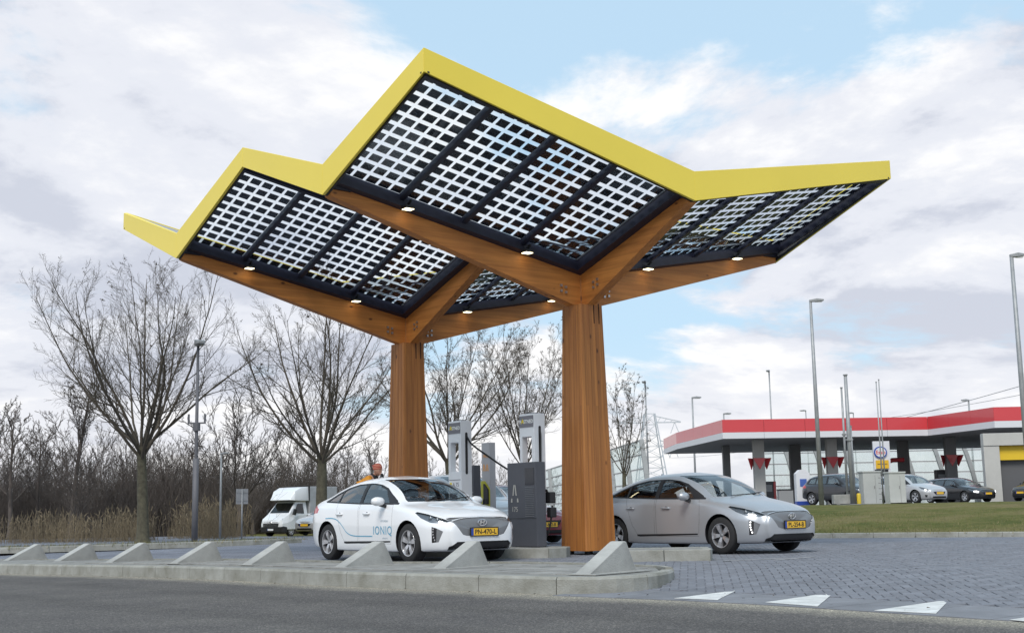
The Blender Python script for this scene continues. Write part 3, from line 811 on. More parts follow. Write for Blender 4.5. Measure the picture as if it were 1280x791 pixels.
# local frame: x along the lanes (towards the viewer), y across
CX = [0.0, -2 * A_]                                        # column positions in local x
def zund(x, y):
    i = min(abs(x - CX[0]), abs(x - CX[1])) / A_; j = abs(y) / B_
    return ZC + KU * i + KV * j
def P3(x, y, dz=0): return (x, y, zund(x, y) + dz)
WT, WB = 0.27, 0.36
M_ALU = mat('aluminium_cover', (.62, .63, .64), .45, metal=.3)
for cx in CX:
    mb = MB()
    # cross-shaped glued-timber post, wider at the foot
    def ring(h, z):
        c = h * 0.34; e = h * 0.10
        return [(cx + a, b, z) for a, b in ((h - c, -h), (h, -h + c), (h, h - c), (h - c, h), (-h + c, h), (-h, h - c), (-h, -h + c), (-h + c, -h))]
    # square section with small chamfers
    def ring2(h, z, k=0.022):
        return [(cx + a, b, z) for a, b in ((h - k, -h), (h, -h + k), (h, h - k), (h - k, h), (-h + k, h), (-h, h - k), (-h, -h + k), (-h + k, -h))]
    vs = ring2(WB, 0.07) + ring2(WT, 4.55, .018)
    mb.add(vs, [tuple(reversed(range(8))), tuple(range(8, 16))] + [(i, (i + 1) % 8, 8 + (i + 1) % 8, 8 + i) for i in range(8)])
    col = mb.build('column', M_WOODZ, canopy)
    # lamella grooves and planks
    for sx, sy in ((1, 0), (0, -1), (-1, 0), (0, 1)):
        for q in (-.58, -.2, .2, .58):
            g = MB(); h0, h1 = WB + .001, WT + .001
            for hh, z in ((h0, .07), (h1, 4.55)):
                for w_ in (-.004, .004):
                    for dd in (-.004, .002):
                        if sx: g.v.append((cx + sx * (hh + dd), q * hh * 1.2 + w_, z))
                        else: g.v.append((cx + q * hh * 1.2 + w_, sy * (hh + dd), z))
            g.f = [(0, 2, 3, 1), (4, 5, 7, 6), (0, 1, 5, 4), (2, 6, 7, 3), (0, 4, 6, 2), (1, 3, 7, 5)]; g.m = [0] * 6
            g.build('glue_line', mat('glue_line', (0.30, 0.125, 0.04), 0.7), col)
    ft = MB()
    for a in (-.22, .22):
        for b in (-.22, .22): ft.box((cx + a, b, .02), (.07, .07, .12))
    ft.box((cx, 0, .0), (.5, .5, .03)); ft.build('steel_foot', M_BLACK, col)
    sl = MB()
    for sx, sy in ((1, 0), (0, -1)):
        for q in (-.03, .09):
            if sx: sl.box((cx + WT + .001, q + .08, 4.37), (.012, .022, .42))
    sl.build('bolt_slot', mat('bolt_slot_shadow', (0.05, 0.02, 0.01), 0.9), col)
    # beams
    for (dx, dy, L_) in ((1, 0, A_), (-1, 0, A_), (0, 1, B_), (0, -1, B_)):
        bw = 0.20; ks = (KU if dx else KV) / L_
        start, end = 0.02, L_ - 0.10
        prof = [(start, ZC + .12 + ks * start), (end - .38, ZC + .12 + ks * (end - .38)), (end - .38, ZC + ks * end - .03), (end, ZC + ks * end - .02),
                (end, ZC + ks * end - .12), (end - .06, ZC + ks * end - .15), (WT, 4.55), (start, 4.44)]
        if dx == -1 and cx == 0 or dx == 1 and cx != 0:
            prof = [(start, ZC + .12 + ks * start), (L_ - .003, ZC + .12 + ks * L_), (L_ - .003, ZC + ks * L_ - .2), (WT, 4.55), (start, 4.44)]
        def fnm(a, b, h, dx=dx, dy=dy): return (cx + dx * a - dy * h, dy * a + dx * h, b)
        w_ = bw / 2 if dx else bw / 2 - .003
        bm_ = MB().prism(prof, -w_, w_, fn=fnm)
        beam = bm_.build('beam', M_WOODX if dx else M_WOODY, canopy, bevel=0.006)
        if not (dx == -1 and cx == 0 or dx == 1 and cx != 0):
            MB().prism([(end - .375, ZC + ks * end - .025), (end + .04, ZC + ks * end - .015), (end + .04, ZC + ks * end + .15), (end - .375, ZC + ks * end + .04)], -w_ - .03, w_ + .03, fn=fnm).build('end_block', M_NAVY, beam)
        bt = MB()
        for a_ in (.47, .58):
            for z_ in (4.68, 4.78):
                for s_ in (-1, 1):
                    c_ = fnm(a_, z_ + ks * a_, s_ * (w_ + .004)); bt.box(c_, (.045, .045, .045))
        bt.build('bolt_plate', M_STEEL, beam)
    jn = MB(); jn.add(ring2(.115, 4.42, .01) + ring2(.115, ZC + .02, .01), [tuple(reversed(range(8))), tuple(range(8, 16))] + [(i, (i + 1) % 8, 8 + (i + 1) % 8, 8 + i) for i in range(8)])
    jn.build('column_head', M_WOODZ, canopy)

M_PGLASS = glass('panel_glass', (0.93, 0.96, 0.98), 0.8, 0.02, 0.02, 0.06)
Q = [(cx, sx, sy) for cx in CX for sx in (1, -1) for sy in (-1, 1)]
cell_me = None
ncell = 0
for qi, (cx, sx, sy) in enumerate(Q):
    def W(a, b, dz=0):                                     # a along x 0..1, b along y 0..1
        return (cx + sx * a * A_, sy * b * B_, ZC + KU * a + KV * b + dz)
    def slab(mb, a0, a1, b0, b1, z0, z1):
        vs = [W(a0, b0, z0), W(a1, b0, z0), W(a1, b1, z0), W(a0, b1, z0), W(a0, b0, z1), W(a1, b0, z1), W(a1, b1, z1), W(a0, b1, z1)]
        mb.add(vs, [(3, 2, 1, 0), (4, 5, 6, 7), (0, 1, 5, 4), (1, 2, 6, 5), (2, 3, 7, 6), (3, 0, 4, 7)])
    ga, gb = 0.004, 0.004
    a_in, a_out, b_in, b_out = 0.070, 0.960, 0.048, 0.980
    fr_ = MB()
    slab(fr_, 0.036, a_in, 0.020, .990, .012, .205); slab(fr_, a_out, .982, 0.020, .990, .012, .205)
    slab(fr_, a_in, a_out, 0.020, b_in, .013, .205); slab(fr_, a_in, a_out, b_out, .990, .013, .205)
    nb = 4; bw_ = (b_out - b_in) / nb
    for k in range(1, nb): slab(fr_, a_in, a_out, b_in + k * bw_ - .0075, b_in + k * bw_ + .0075, .105, .190)
    fr_.build('soffit_frame', M_NAVY, canopy)
    near = (cx == 0 and sx == 1 and sy == -1)
    for k in range(nb):
        b0, b1 = b_in + k * bw_ + .0075, b_in + (k + 1) * bw_ - .0075
        g = MB(); slab(g, a_in, a_out, b0, b1, .170, .175)
        panel = g.build('solar_panel', M_PGLASS, canopy)
        nr, nc = 11, 5; pa, pb = (a_out - a_in) / nr, (b1 - b0) / nc
        ca_ = 0.65 * pa; cb_ = 0.78 * pb
        cm = MB()
        for r_ in range(nr):
            for c_ in range(nc):
                if c_ == 0 and r_ == 0 and False: continue
                aa, bb = a_in + (r_ + .5) * pa, b0 + (c_ + .5) * pb
                tgt = MB() if near else cm
                a0, a1, c0, c1 = aa - ca_ / 2, aa + ca_ / 2, bb - cb_ / 2, bb + cb_ / 2
                vs = [W(a0, c0, .177), W(a1, c0, .177), W(a1, c1, .177), W(a0, c1, .177), W(a0, c0, .181), W(a1, c0, .181), W(a1, c1, .181), W(a0, c1, .181)]
                tgt.add(vs, [(3, 2, 1, 0), (4, 5, 6, 7), (0, 1, 5, 4), (1, 2, 6, 5), (2, 3, 7, 6), (3, 0, 4, 7)])
                if near: tgt.build('solar_cell', M_CELL, panel, fixn=False); ncell += 1
        if not near:
            o = cm.build('solar_cells', M_CELL, panel, fixn=False); o['kind'] = 'stuff'
    # flood lights under the frame
    for b in ((0.27, 0.73) if True else ()):
        lx, ly, lz = W(0.088, b, -0.02); hb = MB().box((lx, ly, lz), (.16, .18, .05)); hb.bar((lx - sx * .05, ly, lz + .02), (lx + sx * .1, ly, lz + .11), .03, .03)
        fl = hb.build('flood_light', M_BLACK, canopy)
        MB().box((lx, ly, lz - .03), (.135, .155, .012)).build('lamp_face', M_LAMP, fl)
    # roof covering bars on top
    ca2 = MB()
    for k in range(nb + 1): slab(ca2, a_in - .012, a_out + .012, b_in + k * bw_ - .007, b_in + k * bw_ + .007, .208, .214)
    for aa in (a_in - .02, a_out + .012): slab(ca2, aa - .008, aa + .012, b_in - .009, b_out + .009, .209, .2135)
    ca2.build('cover_strip', M_ALU, canopy)
    tp = MB(); slab(tp, a_in - .01, a_out + .01, b_in - .01, b_in + .004, .216, .23); tp.build('top_rail', M_ALU, canopy)

# yellow fascia boards, one per straight run, mitred at the corners
ZPt, ZPb, ZVt, ZVb = 7.50, 7.13, 6.46, 5.945
def fascia(p, q, zp, zq, out):
    p, q = Vector((*p, 0)), Vector((*q, 0)); o_ = Vector((*out, 0)); t_ = 0.055; d = (q - p).normalized()
    mb = MB(); ip = p - o_ * t_; iq = q - o_ * t_
    # mitre at outer corners
    for e, i_ in ((p, 0), (q, 1)):
        if abs(abs(e.y) - B_) < 1e-6 and (abs(e.x - A_) < 1e-6 or abs(e.x + 3 * A_) < 1e-6):
            if i_ == 0: ip = ip + d * t_
            else: iq = iq - d * t_
    vs = [(p.x, p.y, zp[1]), (q.x, q.y, zq[1]), (q.x, q.y, zq[0]), (p.x, p.y, zp[0]), (ip.x, ip.y, zp[1]), (iq.x, iq.y, zq[1]), (iq.x, iq.y, zq[0]), (ip.x, ip.y, zp[0])]
    mb.add(vs, [(0, 1, 2, 3), (7, 6, 5, 4), (0, 4, 5, 1), (1, 5, 6, 2), (2, 6, 7, 3), (3, 7, 4, 0)])
    b = mb.build('fascia_board', M_YELLOW, canopy, bevel=0.006)
    k_ = MB(); u0, u1 = ip - o_ * .004, iq - o_ * .004; v0, v1 = u0 - o_ * .008, u1 - o_ * .008
    vs = [(a.x, a.y, z) for a, z in ((u0, zp[1] + .03), (u1, zq[1] + .03), (u1, zq[0] - .03), (u0, zp[0] - .03), (v0, zp[1] + .03), (v1, zq[1] + .03), (v1, zq[0] - .03), (v0, zp[0] - .03))]
    k_.add(vs, [(0, 1, 2, 3), (7, 6, 5, 4), (0, 4, 5, 1), (1, 5, 6, 2), (2, 6, 7, 3), (3, 7, 4, 0)]); k_.build('fascia_lining', M_ALU, b)
    mb = MB()
    lo0, lo1 = zp[1] - .004, zq[1] - .004
    a0, a1 = p - o_ * (t_ + .004), q - o_ * (t_ + .004)
    if a0.y * a0.y > 0: mb.bar((a0.x - o_.x * .02, a0.y - o_.y * .02, zp[1] + .02), (a1.x - o_.x * .02, a1.y - o_.y * .02, zq[1] + .02), .035, .05)
    mb.build('edge_trim', M_BLACK, b)
X0, X1 = A_, -3 * A_
zP, zV = (ZPt, ZPb), (ZVt, ZVb)
for sgn in (-1, 1):
    y = sgn * B_
    for (xa, za), (xb, zb_) in (((X0, zP), (0, zV)), ((0, zV), (-A_, zP)), ((-A_, zP), (-2 * A_, zV)), ((-2 * A_, zV), (X1, zP))):
        fascia((xa, y), (xb, y), za, zb_, (0, sgn))
for x, s in ((X0, 1), (X1, -1)):
    for sgn in (-1, 1): fascia((x, sgn * B_), (x, 0), zP, zV, (s, 0))
# ------------------------------------------------------------------ cars
def pchip(x, y, xq):
    x = np.asarray(x, float); y = np.asarray(y, float)
    if y.ndim == 1: y = y[:, None]
    h = np.diff(x)[:, None]; d = np.diff(y, axis=0) / h
    m = np.zeros_like(y)
    w1 = 2 * h[1:] + h[:-1]; w2 = h[1:] + 2 * h[:-1]
    ok = d[:-1] * d[1:] > 0
    with np.errstate(divide='ignore', invalid='ignore'):
        hm = (w1 + w2) / (w1 / np.where(d[:-1] == 0, 1, d[:-1]) + w2 / np.where(d[1:] == 0, 1, d[1:]))
    m[1:-1] = np.where(ok, hm, 0.0); m[0] = d[0]; m[-1] = d[-1]
    i = np.clip(np.searchsorted(x, xq, side='right') - 1, 0, len(x) - 2)
    hh = (x[i + 1] - x[i])[:, None]; t = ((xq - x[i]) / (x[i + 1] - x[i]))[:, None]
    t2, t3 = t * t, t * t * t
    return y[i] * (2 * t3 - 3 * t2 + 1) + m[i] * hh * (t3 - 2 * t2 + t) + y[i + 1] * (-2 * t3 + 3 * t2) + m[i + 1] * hh * (t3 - t2)

def car_profile(kind):
    X = np.array([.10, .22, .40, .65, .88, 1.12, 1.40, 1.75, 2.05, 2.4, 2.8, 3.2, 3.6, 3.95, 4.2, 4.36])
    top = np.array([.725, .785, .845, .905, .950, 1.00, 1.165, 1.335, 1.42, 1.45, 1.44, 1.395, 1.30, 1.185, 1.10, 1.03])
    rz = np.array([.690, .748, .805, .862, .905, .950, 1.10, 1.25, 1.325, 1.355, 1.345, 1.30, 1.215, 1.115, 1.055, .98])
    ry = np.array([.45, .53, .60, .645, .67, .695, .70, .645, .61, .60, .60, .60, .60, .60, .60, .57])
    bz = np.array([.660, .710, .765, .825, .868, .902, .925, .94, .95, .96, .972, .988, 1.0, 1.0, .985, .93])
    by = np.array([.56, .66, .74, .79, .82, .835, .842, .842, .842, .84, .838, .83, .81, .785, .75, .69])
    sz = np.array([.60, .64, .69, .745, .785, .81, .825, .835, .84, .85, .86, .872, .89, .90, .88, .83])
    sy = np.array([.60, .715, .81, .868, .886, .889, .882, .878, .876, .876, .88, .885, .887, .866, .82, .745])
    mz = np.array([.50, .53, .56, .60, .62, .60, .58, .57, .57, .57, .58, .60, .64, .66, .66, .64])
    my = np.array([.63, .755, .85, .897, .91, .905, .896, .892, .89, .89, .893, .902, .911, .896, .85, .77])
    ly = np.array([.62, .745, .838, .885, .90, .897, .888, .885, .885, .885, .887, .893, .902, .885, .83, .75])
    ky = np.array([.55, .68, .78, .84, .862, .862, .855, .85, .85, .85, .852, .86, .865, .85, .79, .69])
    kz = np.array([.215, .20, .195, .19, .19, .185, .18, .18, .18, .18, .18, .185, .195, .22, .25, .29])
    if kind in ('hatch', 'estate', 'suv', 'small'):
        roof = {'hatch': [1.0, 1.19, 1.37, 1.45, 1.48, 1.475, 1.45, 1.41, 1.30, 1.10, 1.0],
                'small': [1.0, 1.19, 1.37, 1.45, 1.48, 1.48, 1.46, 1.42, 1.32, 1.12, 1.0],
                'estate': [1.0, 1.165, 1.335, 1.42, 1.45, 1.455, 1.45, 1.43, 1.39, 1.25, 1.05],
                'suv': [1.0, 1.20, 1.37, 1.45, 1.48, 1.48, 1.465, 1.43, 1.35, 1.16, 1.02]}[kind]
        top[5:] = roof; rz[6:] = np.array(roof[1:]) - np.array([.065, .085, .095, .095, .095, .095, .09, .085, .07, .05])
        bz[11:] = [.985, .99, .99, .97, .92]
    L = 4.47; sx, szc, sw = {'lift': (1, 1, 1), 'hatch': (.90, 1.0, .96), 'small': (.84, 1.02, .94), 'estate': (1.05, 1.0, 1.0), 'suv': (1.02, 1.14, 1.02)}[kind]
    if kind == 'suv':
        kz = kz + .07
    zb = kz - 0.02
    pts = np.zeros((len(X), 10, 3))
    for k, (yy, zz) in enumerate(((0 * ky, zb), (ky * .75, zb), (ky, kz), (ly, 0 * kz + .36), (my, mz), (sy, sz), (by, bz), (ry, rz), (ry * .62, top - .30 * (top - rz)), (0 * ry, top))):
        pts[:, k, 0] = X; pts[:, k, 1] = yy; pts[:, k, 2] = zz
    w = np.interp(X, [.9, 1.15, 1.75, 2.1, 2.4], [0, 1, 1, .6, 0])
    pts[:, 9, 0] -= .10 * w; pts[:, 8, 0] -= .07 * w; pts[:, 7, 0] += .05 * w
    w = np.interp(X, [0, .10, .22, .5], [1, 1, .6, 0])          # bonnet edge leans back
    pts[:, 9, 0] += .04 * w; pts[:, 8, 0] += .05 * w; pts[:, 7, 0] += .05 * w; pts[:, 6, 0] += .02 * w
    # nose cap rings
    caps = []
    c0 = pts[0].copy(); cz = .46
    for sc, dx in ((.955, -.055), (.86, -.085), (.62, -.105), (.30, -.115), (.0, -.118)):
        r = c0.copy(); r[:, 1] *= sc; r[:, 2] = cz + (r[:, 2] - cz) * (sc if sc > 0 else 0)
        bow = .10 * (c0[:, 1] / .6) ** 2 * (1 - sc) * 0
        r[:, 0] = c0[:, 0] + dx + bow; caps.append(r)
    tails = []; c1 = pts[-1].copy(); cz1 = .66
    for sc, dx in ((.95, .045), (.85, .075), (.5, .10), (.0, .11)):
        r = c1.copy(); r[:, 1] *= sc; r[:, 2] = cz1 + (r[:, 2] - cz1) * sc; r[:, 0] = c1[:, 0] + dx; tails.append(r)
    P = np.concatenate([np.stack(caps[::-1]), pts, np.stack(tails)])
    P[:, :, 0] *= sx; P[:, :, 2] *= szc; P[:, :, 1] *= sw
    return P, dict(L=L * sx, sx=sx, sz=szc, sw=sw, xf=.88 * sx, xr=3.58 * sx, wr=.317 * (1.09 if kind == 'suv' else .97 if kind == 'small' else 1), kind=kind)

def body_grid(P, ns=120, nt=64):
    s = np.concatenate([[0], np.cumsum(np.maximum(.02, np.linalg.norm(np.diff(P[:, 4], axis=0), axis=1)))])
    # resample lengthwise: more rows in the nose and tail
    sq = np.interp(np.linspace(0, 1, ns), np.linspace(0, 1, len(s)), s)
    Q = pchip(s, P.reshape(len(P), -1), sq).reshape(ns, P.shape[1], 3)
    out = np.zeros((ns, nt, 3))
    for i in range(ns):
        d = np.concatenate([[0], np.cumsum(np.maximum(1e-4, np.linalg.norm(np.diff(Q[i][:, 1:], axis=0), axis=1)))])
        out[i] = pchip(d, Q[i], np.interp(np.linspace(0, 1, nt), np.linspace(0, 1, len(d)), d))
    return out

def car_shell(P, ns=120, nt=64):
    G = body_grid(P, ns, nt); bm = bmesh.new(); rows = []
    for i in range(ns):
        left = [bm.verts.new(G[i, j]) for j in range(nt)]
        right = [left[0]] + [bm.verts.new(G[i, j] * np.array([1, -1, 1])) for j in range(1, nt - 1)] + [left[-1]]
        rows.append((left, right))
    for i in range(ns - 1):
        for side in (0, 1):
            a, b = rows[i][side], rows[i + 1][side]
            for j in range(nt - 1):
                f = (a[j], b[j], b[j + 1], a[j + 1]) if side == 0 else (a[j], a[j + 1], b[j + 1], b[j])
                try: bm.faces.new(f)
                except ValueError: pass
    bmesh.ops.remove_doubles(bm, verts=bm.verts, dist=0.0004)
    bmesh.ops.recalc_face_normals(bm, faces=bm.faces)
    bm.normal_update()
    c = max(bm.faces, key=lambda f: f.calc_center_median().z)
    if c.normal.z < 0: bmesh.ops.reverse_faces(bm, faces=bm.faces)
    bm.normal_update()
    return bm

def cut(bm, lay, sel, poly, e1, e2, pid, only=(0,)):
    """cut a convex outline (in the e1/e2 projection) out of the selected faces and give it part number pid"""
    area = sum(poly[i][0] * poly[(i + 1) % len(poly)][1] - poly[(i + 1) % len(poly)][0] * poly[i][1] for i in range(len(poly)))
    if area < 0: poly = poly[::-1]
    e1, e2 = Vector(e1), Vector(e2); lo1 = min(p[0] for p in poly); hi1 = max(p[0] for p in poly); lo2 = min(p[1] for p in poly); hi2 = max(p[1] for p in poly)
    faces = []
    for f in bm.faces:
        if f[lay] not in only: continue
        c = f.calc_center_median()
        if not sel(c, f.normal): continue
        q1 = [v.co.dot(e1) for v in f.verts]; q2 = [v.co.dot(e2) for v in f.verts]
        if max(q1) < lo1 or min(q1) > hi1 or max(q2) < lo2 or min(q2) > hi2: continue
        faces.append(f)
    n = len(poly)
    for i in range(n):
        if not faces: break
        a, b = poly[i], poly[(i + 1) % n]; nx, ny = -(b[1] - a[1]), b[0] - a[0]
        no = (e1 * nx + e2 * ny).normalized(); co = e1 * a[0] + e2 * a[1]
        geom = list({e for f in faces for e in f.edges}) + list({v for f in faces for v in f.verts}) + faces
        r = bmesh.ops.bisect_plane(bm, geom=geom, plane_co=co, plane_no=no, dist=1e-6)
        faces = [g for g in r['geom'] if isinstance(g, bmesh.types.BMFace) and no.dot(g.calc_center_median() - co) > 0]
    for f in faces: f[lay] = pid
    return faces

def extract(bm, lay, pids, name, mats, parent, inset=0.0, xf=0.0, matmap=None, thick=0.0):
    fs = [f for f in bm.faces if f[lay] in pids]
    if not fs: return None
    idx = {}; vs = []; ns = []; polys = []; mi = []
    for f in fs:
        p = []
        for v in f.verts:
            if v.index not in idx:
                idx[v.index] = len(vs); n = v.normal; c = v.co - n * inset
                vs.append((xf - c.x, -c.y, c.z)); ns.append((-n.x, -n.y, n.z))
            p.append(idx[v.index])
        polys.append(p); mi.append(matmap[f[lay]] if matmap else 0)
    # (x, y) -> (xf - x, -y) is a half turn, so winding stays
    me = bpy.data.meshes.new(name); me.from_pydata(vs, [], polys); me.update()
    me.polygons.foreach_set('use_smooth', [True] * len(polys)); me.polygons.foreach_set('material_index', mi)
    me.normals_split_custom_set_from_vertices(ns)
    return link(name, me, mats, parent)

def inset_poly(poly, d):
    area = sum(poly[i][0] * poly[(i + 1) % len(poly)][1] - poly[(i + 1) % len(poly)][0] * poly[i][1] for i in range(len(poly)))
    if area < 0: poly = poly[::-1]
    out = []; n = len(poly)
    for i in range(n):
        p0, p1, p2 = Vector(poly[i - 1]), Vector(poly[i]), Vector(poly[(i + 1) % n]); d0 = (p1 - p0).normalized(); d1 = (p2 - p1).normalized()
        n0 = Vector((-d0.y, d0.x)); n1 = Vector((-d1.y, d1.x)); b = n0 + n1
        out.append(tuple(p1 + b * (d / max(.25, 1 + n0.dot(n1)))))
    return out

def paint(name, col, metal=0.0, rough=0.32, flake=0.0):
    return mat(name, col, rough, metal=metal, coat=0.9, var=flake, vscale=220) if flake else mat(name, col, rough, metal=metal, coat=0.9)
M_CGLASS = glass('car_glass', (0.66, 0.70, 0.70), 1.0, 0.004, 0.17)
M_CGLASSD = glass('dark_car_glass', (0.16, 0.18, 0.19), 1.0, 0.004, 0.07)
M_HEADL = glass('headlight_lens', (0.80, 0.83, 0.86), 1.0, 0.06, 0.06)
M_CHROME = mat('chrome', (0.75, 0.75, 0.77), 0.12, metal=1.0)
M_REFL = mat('lamp_reflector', (0.42, 0.44, 0.47), 0.22, metal=0.9)
M_RED = mat('tail_lamp_red', (0.45, 0.015, 0.02), 0.2, coat=0.6)
M_GRILLE = mat('satin_grey_grille', (0.20, 0.205, 0.215), 0.45, metal=0.35)
M_INT = mat('car_interior', (0.028, 0.028, 0.03), 0.8)
M_PLATE = mat('yellow_plate', (0.78, 0.46, 0.035), 0.4)
M_PBLUE = mat('plate_blue_band', (0.02, 0.06, 0.33), 0.4)
M_INK = mat('black_ink', (0.012, 0.012, 0.012), 0.5)
M_RIM = mat('silver_rim', (0.60, 0.60, 0.62), 0.3, metal=0.75)
M_RIMD = mat('dark_rim', (0.03, 0.03, 0.034), 0.4)
M_LED = mat('daytime_led', (1, 1, 1), 0.3, emit=(1, 1, 1), estr=1.6)

WHEEL = {}
def make_wheel(parent, x, y, r, out, spokes=5, detail=True):
    """wheel centred at (x, y, r); out = +1 / -1 side that shows"""
    key = (round(r, 3), spokes, out)
    if key not in WHEEL:
        rr = r * 0.665; w = 0.10
        t = MB().lathe([(rr, -w), (r * .93, -w), (r * .985, -w * .8), (r, -w * .35), (r, w * .35), (r * .985, w * .8), (r * .93, w), (rr + .012, w * .97), (rr, w * .8), (rr, -w)], 36, axis='y').mesh('tyre', True)
        d = MB(); s = out
        d.lathe([(rr, s * w * .2), (rr * .98, s * w * .15), (rr * .3, s * w * .05), (0.001, s * w * .05)], 30, axis='y'); d = d.mesh('wheel', True)
        sp = MB(); sp.lathe([(rr, s * w * .95), (rr * .985, s * w * 1.0), (rr * .93, s * w * .98), (rr * .925, s * w * .2)], 36, axis='y')
        for k in range(spokes):
            a = 2 * math.pi * k / spokes + .3
            for (a0, a1, r0, r1) in ((-.20, .20, .16, .60), ) if detail else ((-.20, .20, .16, .6),):
                def pt(rad, da, yy): return (rad * rr * math.cos(a + da), s * yy, rad * rr * math.sin(a + da))
                pr = [(.14, -.75), (.14, .75), (.55, .30), (.95, .24), (.95, -.24), (.55, -.30)]
                vs = [pt(q, da, w * (.70 if q < .3 else .88)) for q, da in pr] + [pt(q, da, w * .45) for q, da in pr]
                sp.add(vs, [(0, 1, 2, 3, 4, 5), (11, 10, 9, 8, 7, 6)] + [(i, (i + 1) % 6, 6 + (i + 1) % 6, 6 + i) for i in range(6)])
        sp = sp.mesh('rim', False); bm = bmesh.new(); bm.from_mesh(sp); bmesh.ops.recalc_face_normals(bm, faces=bm.faces); bm.to_mesh(sp); bm.free()
        hc = MB().lathe([(.001, s * w * .86), (.026, s * w * .84), (.030, s * w * .7)], 14, axis='y').mesh('hub_cap', True)
        WHEEL[key] = (t, d, sp, hc)
    t, d, sp, hc = WHEEL[key]
    wo = link('wheel', d, M_RIMD, parent); wo.location = (x, y, r)
    wo.rotation_euler = (0, rnd.uniform(0, 6.28), 0)
    link('tyre', t, M_RUBBER, wo); link('rim', sp, M_RIM, wo)
    if detail: link('hub_cap', hc, M_GRILLE, wo)
    return wo

def plate(parent, c, rz, text, rx=0.0, w=.52, h=.115, white=False):
    p = MB().box((0, 0, 0), (.012, w, h)).build('licence_plate', M_PLATE if not white else M_WHITEPL, parent, bevel=.003)
    p.location = c; p.rotation_euler = (0, rx, rz)
    fr = MB()
    for s_ in (-1, 1): fr.box((-.002, 0, s_ * (h / 2 + .007)), (.02, w + .03, .014)); fr.box((-.002, s_ * (w / 2 + .007), 0), (.02, .015, h))
    fr.build('plate_frame', M_BLACK, p)
    MB().box((.0065, -w / 2 + .022, 0), (.004, .044, h - .004)).build('blue_band', M_PBLUE, p)
    if text:
        me = text_mesh(text, h * .92, .001, spacing=1.02, bold=.0016)
        for v in me.vertices:
            x, y, z = v.co; v.co = (.0075 + z, x + .02, y - .004)
        link('plate_lettering', me, M_INK, p)
    return p

